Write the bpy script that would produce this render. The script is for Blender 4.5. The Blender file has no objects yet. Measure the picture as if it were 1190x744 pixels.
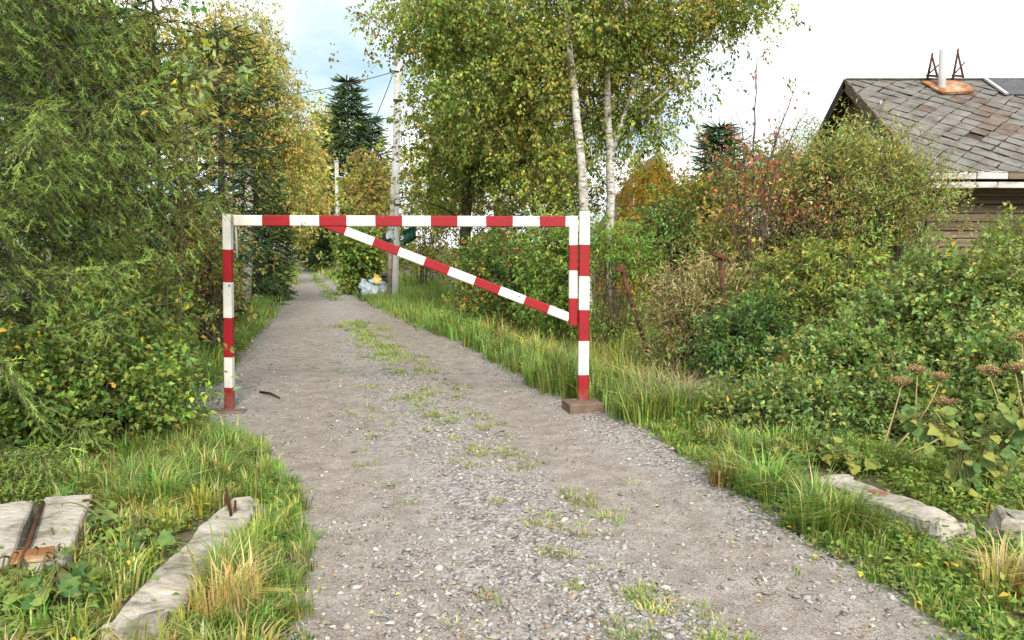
import bpy, bmesh, math
import numpy as np
from mathutils import Vector, Matrix

# ------------------------------------------------------------------ camera, sky, sun, exposure
scene = bpy.context.scene
C = scene.collection
F, CX, CY, HZ, CAMZ = 925.0, 595.0, 372.0, 288.0, 1.6      # focal length and horizon of the photograph, in its pixels
PITCH = math.atan((CY - HZ) / F)
cam_data = bpy.data.cameras.new('camera')
cam_data.sensor_width = 36.0
cam_data.lens = F / 1190.0 * 36.0
cam_data.clip_start, cam_data.clip_end = 0.05, 3000.0
cam = bpy.data.objects.new('camera', cam_data)
C.objects.link(cam)
cam.location = (0, 0, CAMZ)
cam.rotation_euler = (math.pi / 2 - PITCH, 0, 0)
scene.camera = cam

SUN_EL, SUN_AZ = math.radians(36), math.radians(170)        # azimuth clockwise from +Y: behind the camera
CLOUD_SEED = 6.3
world = bpy.data.worlds.new('World')
scene.world = world
world.use_nodes = True
wt = world.node_tree
wt.nodes.clear()
wo = wt.nodes.new('ShaderNodeOutputWorld')
bg = wt.nodes.new('ShaderNodeBackground'); bg.inputs['Strength'].default_value = 0.10
sky = wt.nodes.new('ShaderNodeTexSky')
sky.sky_type = 'NISHITA'; sky.sun_disc = False
sky.sun_elevation = SUN_EL; sky.sun_rotation = SUN_AZ
sky.air_density = 1.0; sky.dust_density = 2.5; sky.ozone_density = 1.0
tc = wt.nodes.new('ShaderNodeTexCoord')
mp = wt.nodes.new('ShaderNodeMapping'); mp.inputs['Scale'].default_value = (1.0, 1.0, 2.2); mp.inputs['Rotation'].default_value = (0, 0, 0.1)
ns = wt.nodes.new('ShaderNodeTexNoise'); ns.noise_dimensions = '4D'
ns.inputs['W'].default_value = CLOUD_SEED
ns.inputs['Scale'].default_value = 2.3; ns.inputs['Detail'].default_value = 7.0
ns.inputs['Roughness'].default_value = 0.47; ns.inputs['Distortion'].default_value = 0.25
cr = wt.nodes.new('ShaderNodeValToRGB')
cr.color_ramp.elements[0].position = 0.40; cr.color_ramp.elements[0].color = (0, 0, 0, 1)
cr.color_ramp.elements[1].position = 0.52; cr.color_ramp.elements[1].color = (1, 1, 1, 1)
mixw = wt.nodes.new('ShaderNodeMixRGB'); mixw.inputs['Color2'].default_value = (9.6, 9.7, 9.9, 1)
hazew = wt.nodes.new('ShaderNodeMixRGB'); hazew.inputs["Fac"].default_value = 0.6
hazew.inputs['Color2'].default_value = (4.3, 5.9, 6.6, 1)
wt.links.new(tc.outputs['Generated'], mp.inputs['Vector'])
wt.links.new(mp.outputs['Vector'], ns.inputs['Vector'])
wt.links.new(ns.outputs['Fac'], cr.inputs['Fac'])
wt.links.new(cr.outputs['Color'], mixw.inputs['Fac'])
wt.links.new(sky.outputs['Color'], hazew.inputs['Color1'])
wt.links.new(hazew.outputs['Color'], mixw.inputs['Color1'])
wt.links.new(mixw.outputs['Color'], bg.inputs['Color'])
wt.links.new(bg.outputs['Background'], wo.inputs['Surface'])

sun_data = bpy.data.lights.new('sun', 'SUN')
sun_data.energy = 2.6; sun_data.angle = math.radians(12); sun_data.color = (1.0, 0.93, 0.81)
sun = bpy.data.objects.new('sun', sun_data); C.objects.link(sun)
sd = Vector((math.sin(SUN_AZ) * math.cos(SUN_EL), math.cos(SUN_AZ) * math.cos(SUN_EL), math.sin(SUN_EL)))
sun.rotation_euler = (-sd).to_track_quat('-Z', 'Y').to_euler()

vs = scene.view_settings
vs.view_transform = 'Standard'; vs.look = 'None'; vs.gamma = 1.0; vs.exposure = 0.75
vs.use_curve_mapping = False
scene.cycles.max_bounces = 6
scene.cycles.diffuse_bounces = 4
scene.cycles.transmission_bounces = 4
scene.cycles.use_denoising = True

# ------------------------------------------------------------------ helpers
RNG = np.random.default_rng(7)
GAIN = 2.0          # leaf reflectance
cT, sT = math.cos(PITCH), math.sin(PITCH)


def at(px, py, Y):
    """Point at depth Y (metres in front of the camera) seen at a pixel of the photograph (for measuring)."""
    u, v = (px - CX) / F, (CY - py) / F
    k = Y / (cT + v * sT)
    return np.array([u * k, Y, CAMZ + (-sT + v * cT) * k])


def on_ground(px, py, z=0.0):
    u, v = (px - CX) / F, (CY - py) / F
    k = (z - CAMZ) / (-sT + v * cT)
    return np.array([u * k, (cT + v * sT) * k, z])


def col(px, Y):
    return (px - CX) / F * Y


def noise2(x, y, s=0):
    """cheap smooth pseudo-noise in about -1..1 (numpy)"""
    x = np.asarray(x, float); y = np.asarray(y, float)
    return (np.sin(x * 1.7 + 1.3 * s + 1.1 * np.sin(y * 1.3 + s)) + np.sin(y * 2.1 - 0.7 * s + 1.3 * np.sin(x * 1.1 + 2 * s))
            + 0.6 * np.sin((x + y) * 3.3 + s * 2.2) + 0.5 * np.sin((x - 1.4 * y) * 4.7 + s * 3.1)) / 3.1


ROAD_L = ([-5, 2, 4.2, 5.2, 6.2, 7.0, 8.0, 9.5, 13, 24, 46, 130], [-1.1, -0.95, -0.86, -0.95, -1.2, -1.75, -2.3, -1.8, -1.7, -1.3, -0.9, -0.9])
ROAD_R = ([-5, 2, 3.3, 5.4, 7.0, 8.0, 9.0, 12, 19, 25, 46, 130], [1.75, 1.75, 1.78, 2.02, 2.2, 2.1, 1.88, 1.98, 1.55, 1.3, 0.95, 0.9])


def lane(x, y):
    return x + 0.272 * (y - 3.25)


def edge_l(y): return np.interp(y, *ROAD_L)
def edge_r(y): return np.interp(y, *ROAD_R)


def sstep(a, b, x):
    t = np.clip((np.asarray(x, float) - a) / (b - a), 0, 1)
    return t * t * (3 - 2 * t)


def height(x, y):
    x = np.asarray(x, float); y = np.asarray(y, float)
    u = lane(x, y)
    out = np.maximum(u - edge_r(y), edge_l(y) - u)
    h = 0.05 * sstep(-0.1, 0.7, out) + 0.03 * noise2(x * 0.9, y * 0.9, 1.0) * sstep(0, 0.8, out)
    dr = u - edge_r(y)
    h = h - 0.22 * sstep(0.25, 0.9, dr) * (1 - sstep(1.4, 2.4, dr)) * sstep(6.8, 8.2, y) * (1 - sstep(14, 20, y))
    h = h + 0.012 * noise2(u * 2.6, y * 0.6, 4.0) * (1 - sstep(-0.1, 0.3, out))
    # shallow wheel tracks
    h = h - 0.018 * np.exp(-((u + 0.75) / 0.28) ** 2) - 0.018 * np.exp(-((u - 1.2) / 0.28) ** 2)
    return h


def tag(o, label=None, cat=None, group=None, kind=None):
    if label: o['label'] = label
    if cat: o['category'] = cat
    if group: o['group'] = group
    if kind: o['kind'] = kind
    return o


def empty(name, loc, label=None, cat=None, group=None, rz=0.0):
    o = bpy.data.objects.new(name, None)
    o.empty_display_size = 0.1
    C.objects.link(o)
    o.location = tuple(float(v) for v in loc); o.rotation_euler = (0, 0, rz)
    tag(o, label, cat, group)
    return o


class MB:
    """numpy triangle collector: verts, tris, one linear colour per vertex"""
    def __init__(self):
        self.v, self.f, self.c, self.m, self.n = [], [], [], [], 0

    def add(self, v, f, c=None, m=0):
        v = np.asarray(v, np.float32).reshape(-1, 3); f = np.asarray(f, np.int64).reshape(-1, 3)
        if c is None: c = np.full((len(v), 3), 0.5, np.float32)
        c = np.asarray(c, np.float32)
        if c.ndim == 1: c = np.repeat(c[None], len(v), 0)
        self.v.append(v); self.f.append(f + self.n); self.c.append(c)
        self.m.append(np.full(len(f), m, np.int32)); self.n += len(v)
        return self

    def mesh(self, name, mats, smooth=False, origin=(0, 0, 0)):
        v = np.concatenate(self.v) - np.asarray(origin, np.float32); f = np.concatenate(self.f).astype(np.int32); c = np.concatenate(self.c)
        me = bpy.data.meshes.new(name)
        me.vertices.add(len(v)); me.vertices.foreach_set('co', v.astype(np.float32).ravel())
        me.loops.add(f.size); me.loops.foreach_set('vertex_index', f.ravel())
        me.polygons.add(len(f)); me.polygons.foreach_set('loop_start', np.arange(len(f), dtype=np.int32) * 3)
        if smooth: me.polygons.foreach_set('use_smooth', np.ones(len(f), bool))
        if not isinstance(mats, (list, tuple)): mats = [mats]
        for m in mats: me.materials.append(m)
        if len(mats) > 1: me.polygons.foreach_set('material_index', np.concatenate(self.m))
        me.update(calc_edges=True)
        a = me.color_attributes.new('Col', 'FLOAT_COLOR', 'POINT')
        a.data.foreach_set('color', np.concatenate([c, np.ones((len(c), 1), np.float32)], 1).astype(np.float32).ravel())
        return me

    def build(self, name, mats, parent=None, smooth=False, origin=None):
        """links the shapes as ONE mesh object; they are given in world space"""
        if origin is None: origin = tuple(parent.location) if parent is not None and parent.parent is None else (0, 0, 0)
        me = self.mesh(name, mats, smooth, origin)
        o = bpy.data.objects.new(name, me); C.objects.link(o)
        if parent is not None: o.parent = parent
        else: o.location = origin
        return o


def unit(a):
    a = np.asarray(a, float)
    return a / np.maximum(np.linalg.norm(a, axis=-1, keepdims=True), 1e-9)


def tube(mb, pts, rad, n=7, c=None, m=0, cap=True):
    pts = np.asarray(pts, float); rad = np.broadcast_to(np.asarray(rad, float), (len(pts),))
    t = unit(np.gradient(pts, axis=0))
    ref = np.array([0, 0, 1.0]) if abs(t[0, 2]) < 0.9 else np.array([1.0, 0, 0])
    a = unit(np.cross(t, ref)); b = np.cross(t, a)
    ang = np.linspace(0, 2 * np.pi, n, endpoint=False)
    ring = pts[:, None] + rad[:, None, None] * (np.cos(ang)[None, :, None] * a[:, None] + np.sin(ang)[None, :, None] * b[:, None])
    v = ring.reshape(-1, 3); k = len(pts); f = []
    i = np.arange(n); j = (i + 1) % n
    for s in range(k - 1):
        o = s * n
        f.append(np.stack([o + i, o + n + i, o + n + j], 1)); f.append(np.stack([o + i, o + n + j, o + j], 1))
    if cap:
        v = np.concatenate([v, pts[:1], pts[-1:]])
        f.append(np.stack([np.full(n, k * n), i, j], 1)); f.append(np.stack([np.full(n, k * n + 1), (k - 1) * n + j, (k - 1) * n + i], 1))
    mb.add(v, np.concatenate(f), c, m)


def sticks(mb, A, B, ra, rb, c):
    """many straight three-sided twigs at once"""
    A = np.asarray(A, float); B = np.asarray(B, float); n = len(A)
    ra = np.broadcast_to(ra, (n,)); rb = np.broadcast_to(rb, (n,))
    t = unit(B - A); ref = np.where(np.abs(t[:, 2:3]) < 0.9, [[0, 0, 1.0]], [[1.0, 0, 0]])
    a = unit(np.cross(t, ref)); b = np.cross(t, a)
    vs_ = []
    for P, r in ((A, ra), (B, rb)):
        for k in range(3):
            th = 2 * np.pi * k / 3
            vs_.append(P + r[:, None] * (math.cos(th) * a + math.sin(th) * b))
    v = np.stack(vs_, 1)
    base = (np.arange(n) * 6)[:, None, None]
    f = np.array([[0, 3, 4], [0, 4, 1], [1, 4, 5], [1, 5, 2], [2, 5, 3], [2, 3, 0]])[None] + base
    c = np.asarray(c, float)
    if c.ndim == 2: c = np.repeat(c[:, None], 6, 1).reshape(-1, 3)
    mb.add(v.reshape(-1, 3), f.reshape(-1, 3), c)


def leaves(mb, P, D, N, L, W, c, fold=0.25, m=0):
    """many pointed leaves, each two faces folded on the midrib. P base, D along, N up"""
    n = len(P); D = unit(D); S = unit(np.cross(D, N)); N = np.cross(S, D)
    L = np.broadcast_to(L, (n,))[:, None]; W = np.broadcast_to(W, (n,))[:, None]
    mid = P + D * L * 0.42
    v = np.stack([P, mid + S * W * 0.5 + N * W * fold, P + D * L - N * L * 0.10, mid - S * W * 0.5 + N * W * fold], 1)
    base = (np.arange(n) * 4)[:, None, None]
    f = np.array([[0, 1, 2], [0, 2, 3]])[None] + base
    c = np.repeat(np.clip(np.asarray(c, float) * GAIN, 0, .7)[:, None], 4, 1).reshape(-1, 3)
    mb.add(v.reshape(-1, 3), f.reshape(-1, 3), c, m)


def blades(mb, P, H, W, lean, c, curve=0.5, simple=False):
    """many grass blades: a bent strip of three faces; lean is a horizontal vector (n,3) giving how far the tip goes"""
    n = len(P); H = np.broadcast_to(H, (n,))[:, None]; W = np.broadcast_to(W, (n,))[:, None]
    side = unit(np.cross(lean + RNG.normal(0, .02, (n, 3)), [[0, 0, 1.0]]))
    up = np.array([[0, 0, 1.0]])
    m_ = P + up * H * 0.6 + lean * H * (0.25)
    t_ = P + up * H * (1 - 0.35 * np.minimum(1, np.linalg.norm(lean, axis=1, keepdims=True)) * curve * 2) + lean * H
    if simple:
        v = np.stack([P - side * W * .6, P + side * W * .6, t_], 1)
        mb.add(v.reshape(-1, 3), np.arange(3 * n).reshape(-1, 3), np.repeat(np.clip(np.asarray(c, float) * GAIN * 0.9, 0, .7)[:, None], 3, 1).reshape(-1, 3)); return
    v = np.stack([P - side * W * .5, P + side * W * .5, m_ - side * W * .38, m_ + side * W * .38, t_], 1)
    base = (np.arange(n) * 5)[:, None, None]
    f = np.array([[0, 1, 3], [0, 3, 2], [2, 3, 4]])[None] + base
    c = np.repeat(np.clip(np.asarray(c, float) * GAIN * 0.9, 0, .7)[:, None], 5, 1).reshape(-1, 3)
    mb.add(v.reshape(-1, 3), f.reshape(-1, 3), c)


def pick(pal, n, rng, var=0.18, hue=0.06):
    """n colours from a palette [(weight, (r,g,b)), ...] with variation of value"""
    w = np.array([p[0] for p in pal], float); cs = np.array([p[1] for p in pal], float)
    i = rng.choice(len(pal), n, p=w / w.sum())
    k = np.exp(rng.normal(0, var, (n, 1)))
    return cs[i] * k * (1 + rng.normal(0, hue, (n, 3)))


def in_ellipsoids(lobes, n, rng, shell=0.5):
    w = np.array([l[6] if len(l) > 6 else l[3] * l[4] * l[5] for l in lobes]); L = np.array([l[:6] for l in lobes], float)
    i = rng.choice(len(lobes), n, p=w / w.sum())
    d = unit(rng.normal(0, 1, (n, 3))); r = rng.random((n, 1)) ** shell
    return L[i, :3] + d * r * L[i, 3:]


def box_bm(sx, sy, sz, bev=0.0, seg=1):
    bm = bmesh.new(); bmesh.ops.create_cube(bm, size=1.0)
    bmesh.ops.scale(bm, vec=(sx, sy, sz), verts=bm.verts)
    if bev > 0: bmesh.ops.bevel(bm, geom=bm.edges[:], offset=bev, segments=seg, affect='EDGES')
    return bm


def obj(name, bm, mat, parent=None, loc=(0, 0, 0), rot=(0, 0, 0), smooth=False):
    me = bpy.data.meshes.new(name); bm.to_mesh(me); bm.free()
    for m in (mat if isinstance(mat, (list, tuple)) else [mat]): me.materials.append(m)
    if smooth: me.polygons.foreach_set('use_smooth', [True] * len(me.polygons))
    o = bpy.data.objects.new(name, me); C.objects.link(o)
    o.location = tuple(float(v) for v in loc); o.rotation_euler = rot
    if parent is not None: o.parent = parent
    return o


def rough_bm(bm, amt, seed=0, scale=6.0, cuts=3):
    """break up the clean faces of a block"""
    if cuts: bmesh.ops.subdivide_edges(bm, edges=bm.edges[:], cuts=cuts, use_grid_fill=True)
    from mathutils import noise as mn
    for v in bm.verts:
        p = v.co * scale + Vector((seed * 7.1, seed * 3.3, seed))
        v.co += mn.noise_vector(p) * amt + mn.noise_vector(p * 3.1) * amt * 0.45
    return bm


# ------------------------------------------------------------------ materials
def new_mat(name):
    m = bpy.data.materials.new(name); m.use_nodes = True
    nt = m.node_tree; b = nt.nodes['Principled BSDF']
    return m, nt, b


def mat_vcol(name, rough=0.6, spec=0.3, transl=0.0, bump=0.0):
    """plants and stones: colour per leaf / blade / stone from the mesh, some light passing through leaves"""
    m, nt, b = new_mat(name)
    a = nt.nodes.new('ShaderNodeVertexColor'); a.layer_name = 'Col'
    nt.links.new(a.outputs['Color'], b.inputs['Base Color'])
    b.inputs['Roughness'].default_value = rough; b.inputs['Specular IOR Level'].default_value = spec
    if transl > 0:
        t = nt.nodes.new('ShaderNodeBsdfTranslucent'); mx = nt.nodes.new('ShaderNodeMixShader'); mx.inputs[0].default_value = transl
        g = nt.nodes.new('ShaderNodeMixRGB'); g.blend_type = 'MULTIPLY'; g.inputs[0].default_value = 1; g.inputs['Color2'].default_value = (1.25, 1.25, 0.6, 1)
        nt.links.new(a.outputs['Color'], g.inputs['Color1']); nt.links.new(g.outputs['Color'], t.inputs['Color'])
        nt.links.new(b.outputs['BSDF'], mx.inputs[1]); nt.links.new(t.outputs['BSDF'], mx.inputs[2])
        nt.links.new(mx.outputs['Shader'], nt.nodes['Material Output'].inputs['Surface'])
    return m


def mat_noise(name, ramp, scale=6.0, detail=6.0, rough=0.85, bump=0.3, stretch=(1, 1, 1), spec=0.25, dist=0.0, bscale=None, rand=0.0, coord='Object'):
    """ramp: [(pos, rgb), ...] over a noise; relief from a finer noise; optional value change per object"""
    m, nt, b = new_mat(name)
    tc_ = nt.nodes.new('ShaderNodeTexCoord'); mp_ = nt.nodes.new('ShaderNodeMapping'); mp_.inputs['Scale'].default_value = stretch
    n1 = nt.nodes.new('ShaderNodeTexNoise'); n1.inputs['Scale'].default_value = scale; n1.inputs['Detail'].default_value = detail
    n1.inputs['Roughness'].default_value = 0.62; n1.inputs['Distortion'].default_value = dist
    r = nt.nodes.new('ShaderNodeValToRGB')
    while len(r.color_ramp.elements) < len(ramp): r.color_ramp.elements.new(0.5)
    for e, (p, c) in zip(r.color_ramp.elements, ramp): e.position = p; e.color = (*c, 1)
    nt.links.new(tc_.outputs[coord], mp_.inputs['Vector']); nt.links.new(mp_.outputs['Vector'], n1.inputs['Vector'])
    nt.links.new(n1.outputs['Fac'], r.inputs['Fac'])
    out = r.outputs['Color']
    if rand > 0:
        oi = nt.nodes.new('ShaderNodeObjectInfo'); mr = nt.nodes.new('ShaderNodeMapRange')
        mr.inputs['To Min'].default_value = 1 - rand; mr.inputs['To Max'].default_value = 1 + rand
        hs = nt.nodes.new('ShaderNodeHueSaturation')
        nt.links.new(oi.outputs['Random'], mr.inputs['Value']); nt.links.new(mr.outputs['Result'], hs.inputs['Value'])
        nt.links.new(out, hs.inputs['Color']); out = hs.outputs['Color']
        ad = nt.nodes.new('ShaderNodeVectorMath'); ad.operation = 'ADD'
        nt.links.new(tc_.outputs[coord], ad.inputs[0]); nt.links.new(oi.outputs['Location'], ad.inputs[1]); nt.links.new(ad.outputs['Vector'], mp_.inputs['Vector'])
    nt.links.new(out, b.inputs['Base Color'])
    b.inputs['Roughness'].default_value = rough; b.inputs['Specular IOR Level'].default_value = spec
    if bump > 0:
        n2 = nt.nodes.new('ShaderNodeTexNoise'); n2.inputs['Scale'].default_value = bscale or scale * 4; n2.inputs['Detail'].default_value = 6
        nt.links.new(mp_.outputs['Vector'], n2.inputs['Vector'])
        bp = nt.nodes.new('ShaderNodeBump'); bp.inputs['Strength'].default_value = bump; bp.inputs['Distance'].default_value = 0.02
        nt.links.new(n2.outputs['Fac'], bp.inputs['Height']); nt.links.new(bp.outputs['Normal'], b.inputs['Normal'])
    return m


M = {}
M['leaf'] = mat_vcol('leaf', 0.58, 0.22, 0.38)
M['needle'] = mat_vcol('needle', 0.6, 0.15, 0.2)
M['grass'] = mat_vcol('grass', 0.55, 0.3, 0.3)
M['twig'] = mat_vcol('twig', 0.9, 0.1)
M['stone'] = mat_vcol('stone', 0.85, 0.25)
M['bark'] = mat_noise('bark', [(0.3, (0.05, 0.04, 0.03)), (0.7, (0.16, 0.13, 0.10))], 14, stretch=(1, 1, 0.25), bump=0.6)
M['birch_bark'] = mat_noise('birch_bark', [(0.34, (0.03, 0.028, 0.025)), (0.44, (0.40, 0.37, 0.32)), (0.6, (0.62, 0.60, 0.56))], 7, stretch=(1, 1, 3.2), bump=0.35, dist=0.6)
M['concrete'] = mat_noise('concrete', [(0.30, (0.075, 0.08, 0.045)), (0.40, (0.20, 0.18, 0.14)), (0.50, (0.36, 0.325, 0.27)), (0.62, (0.44, 0.40, 0.34)), (0.75, (0.53, 0.49, 0.43))], 5.5, detail=12, bump=1.0, bscale=28)
M['pole_concrete'] = mat_noise('pole_concrete', [(0.3, (0.36, 0.36, 0.36)), (0.7, (0.50, 0.50, 0.50))], 3, bump=0.2, bscale=30)
M['rust'] = mat_noise('rust', [(0.3, (0.035, 0.018, 0.012)), (0.55, (0.10, 0.042, 0.022)), (0.75, (0.17, 0.075, 0.035))], 9, bump=0.4, rough=0.9)
M['soil'] = mat_noise('soil', [(0.3, (0.05, 0.05, 0.022)), (0.5, (0.10, 0.09, 0.05)), (0.7, (0.17, 0.13, 0.085))], 9.0, detail=12, bump=1.0, bscale=45, coord='Object')

# ------------------------------------------------------------------ ground and road
def road_material():
    m, nt, b = new_mat('gravel')
    N, Lk = nt.nodes, nt.links
    tc_ = N.new('ShaderNodeTexCoord')
    sep = N.new('ShaderNodeSeparateXYZ'); Lk.new(tc_.outputs['Object'], sep.inputs[0])
    ly = N.new('ShaderNodeMath'); ly.operation = 'MULTIPLY_ADD'; ly.inputs[1].default_value = 0.272; ly.inputs[2].default_value = -0.272 * 3.25
    Lk.new(sep.outputs['Y'], ly.inputs[0])
    lu = N.new('ShaderNodeMath'); lu.operation = 'ADD'; Lk.new(sep.outputs['X'], lu.inputs[0]); Lk.new(ly.outputs[0], lu.inputs[1])
    # wheel tracks: packed earth; between and beside them: crushed stone
    wob = N.new('ShaderNodeTexNoise'); wob.inputs['Scale'].default_value = 1.1; wob.inputs['Detail'].default_value = 8; wob.inputs['Roughness'].default_value = 0.65
    Lk.new(tc_.outputs['Object'], wob.inputs['Vector'])

    def track(c, w):
        s = N.new('ShaderNodeMath'); s.operation = 'SUBTRACT'; s.inputs[1].default_value = c; Lk.new(lu.outputs[0], s.inputs[0])
        a = N.new('ShaderNodeMath'); a.operation = 'ABSOLUTE'; Lk.new(s.outputs[0], a.inputs[0])
        r = N.new('ShaderNodeMapRange'); r.inputs['From Min'].default_value = w; r.inputs['From Max'].default_value = 0.0; Lk.new(a.outputs[0], r.inputs['Value'])
        return r
    t1, t2 = track(-0.75, 1.0), track(1.2, 0.75)
    mx = N.new('ShaderNodeMath'); mx.operation = 'MAXIMUM'; Lk.new(t1.outputs[0], mx.inputs[0]); Lk.new(t2.outputs[0], mx.inputs[1])
    wa = N.new('ShaderNodeMath'); wa.operation = 'MULTIPLY_ADD'; wa.inputs[1].default_value = 2.6; wa.inputs[2].default_value = -1.15; Lk.new(wob.outputs['Fac'], wa.inputs[0])
    sm = N.new('ShaderNodeMath'); sm.operation = 'ADD'; Lk.new(mx.outputs[0], sm.inputs[0]); Lk.new(wa.outputs[0], sm.inputs[1])
    msk = N.new('ShaderNodeMapRange'); msk.inputs['From Min'].default_value = 0.15; msk.inputs['From Max'].default_value = 0.75; Lk.new(sm.outputs[0], msk.inputs['Value'])
    # crushed stone: cells of different grey
    vo = N.new('ShaderNodeTexVoronoi'); vo.inputs['Scale'].default_value = 38; vo.inputs['Randomness'].default_value = 1
    Lk.new(tc_.outputs['Object'], vo.inputs['Vector'])
    sv = N.new('ShaderNodeSeparateColor'); Lk.new(vo.outputs['Color'], sv.inputs[0])
    cr_ = N.new('ShaderNodeValToRGB'); el = cr_.color_ramp.elements
    el[0].position = 0; el[0].color = (0.16, 0.147, 0.135, 1); el[1].position = 1; el[1].color = (0.42, 0.40, 0.38, 1)
    e = el.new(0.5); e.color = (0.295, 0.276, 0.258, 1)
    Lk.new(sv.outputs['Red'], cr_.inputs['Fac'])
    fn = N.new('ShaderNodeTexNoise'); fn.inputs['Scale'].default_value = 5; fn.inputs['Detail'].default_value = 10; fn.inputs['Roughness'].default_value = 0.7
    Lk.new(tc_.outputs['Object'], fn.inputs['Vector'])
    er = N.new('ShaderNodeValToRGB'); el = er.color_ramp.elements
    el[0].position = 0.3; el[0].color = (0.20, 0.168, 0.142, 1); el[1].position = 0.7; el[1].color = (0.385, 0.345, 0.305, 1)
    Lk.new(fn.outputs['Fac'], er.inputs['Fac'])
    v2 = N.new('ShaderNodeTexVoronoi'); v2.inputs['Scale'].default_value = 95; Lk.new(tc_.outputs['Object'], v2.inputs['Vector'])
    s2 = N.new('ShaderNodeSeparateColor'); Lk.new(v2.outputs['Color'], s2.inputs[0])
    g2 = N.new('ShaderNodeMapRange'); g2.inputs['To Min'].default_value = 0.72; g2.inputs['To Max'].default_value = 1.25; Lk.new(s2.outputs['Green'], g2.inputs['Value'])
    e2 = N.new('ShaderNodeVectorMath'); e2.operation = 'SCALE'; Lk.new(er.outputs['Color'], e2.inputs[0]); Lk.new(g2.outputs[0], e2.inputs['Scale'])
    mc = N.new('ShaderNodeMixRGB'); Lk.new(msk.outputs[0], mc.inputs['Fac']); Lk.new(cr_.outputs['Color'], mc.inputs['Color1']); Lk.new(e2.outputs['Vector'], mc.inputs['Color2'])
    Lk.new(mc.outputs['Color'], b.inputs['Base Color'])
    b.inputs['Roughness'].default_value = 0.9; b.inputs['Specular IOR Level'].default_value = 0.2
    gr = N.new('ShaderNodeMath'); gr.operation = 'MULTIPLY_ADD'; gr.inputs[1].default_value = 0.5; Lk.new(v2.outputs['Distance'], gr.inputs[0]); Lk.new(fn.outputs['Fac'], gr.inputs[2])
    hb = N.new('ShaderNodeMixRGB'); Lk.new(msk.outputs[0], hb.inputs['Fac']); Lk.new(vo.outputs['Distance'], hb.inputs['Color1']); Lk.new(gr.outputs[0], hb.inputs['Color2'])
    bp = N.new('ShaderNodeBump'); bp.inputs['Strength'].default_value = 0.7; bp.inputs['Distance'].default_value = 0.02; bp.invert = False
    Lk.new(hb.outputs['Color'], bp.inputs['Height']); Lk.new(bp.outputs['Normal'], b.inputs['Normal'])
    return m


M['road'] = road_material()


def grid_mesh(name, X, Y, Z, mat, kind='structure'):
    ny, nx = X.shape
    v = np.stack([X, Y, Z], -1).reshape(-1, 3)
    i = (np.arange(ny - 1)[:, None] * nx + np.arange(nx - 1)[None]).ravel()
    f = np.concatenate([np.stack([i, i + 1, i + nx + 1], 1), np.stack([i, i + nx + 1, i + nx], 1)])
    o = MB().add(v, f).build(name, mat, smooth=True)
    return tag(o, kind=kind)


xs = np.concatenate([-np.geomspace(900, 16, 22), np.linspace(-15, 15, 130), np.geomspace(16, 900, 22)])
ys = np.concatenate([-np.geomspace(300, 4, 12), np.linspace(-3, 26, 150), np.geomspace(27, 1500, 40)])
GX, GY = np.meshgrid(xs, ys)
GZ = height(GX, GY) - 0.012
ug = lane(GX, GY)
inside = (ug > edge_l(GY) + 0.15) & (ug < edge_r(GY) - 0.15) & (GY < 130)
GZ = np.where(inside, GZ - 0.05, GZ)
grid_mesh('ground', GX, GY, GZ, M['soil'])
# the road: ragged edges
ry = np.concatenate([np.linspace(-4, 20, 160), np.geomspace(20.3, 128, 70)])
k = np.linspace(0, 1, 34)
rl = edge_l(ry) - 0.12 + 0.10 * noise2(ry * 2.2, ry * 0.3, 2) + 0.06 * noise2(ry * 6, ry, 5)
rr = edge_r(ry) + 0.12 + 0.10 * noise2(ry * 2.0, ry * 0.4, 8) + 0.06 * noise2(ry * 5, ry, 3)
RU = rl[:, None] * (1 - k) + rr[:, None] * k
RY = np.repeat(ry[:, None], len(k), 1)
RX = RU - 0.272 * (RY - 3.25)
RZ = height(RX, RY) + 0.004 - 0.03 * (np.abs(k - 0.5) > 0.49)
grid_mesh('gravel_road', RX, RY, RZ, M['road'])


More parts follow.
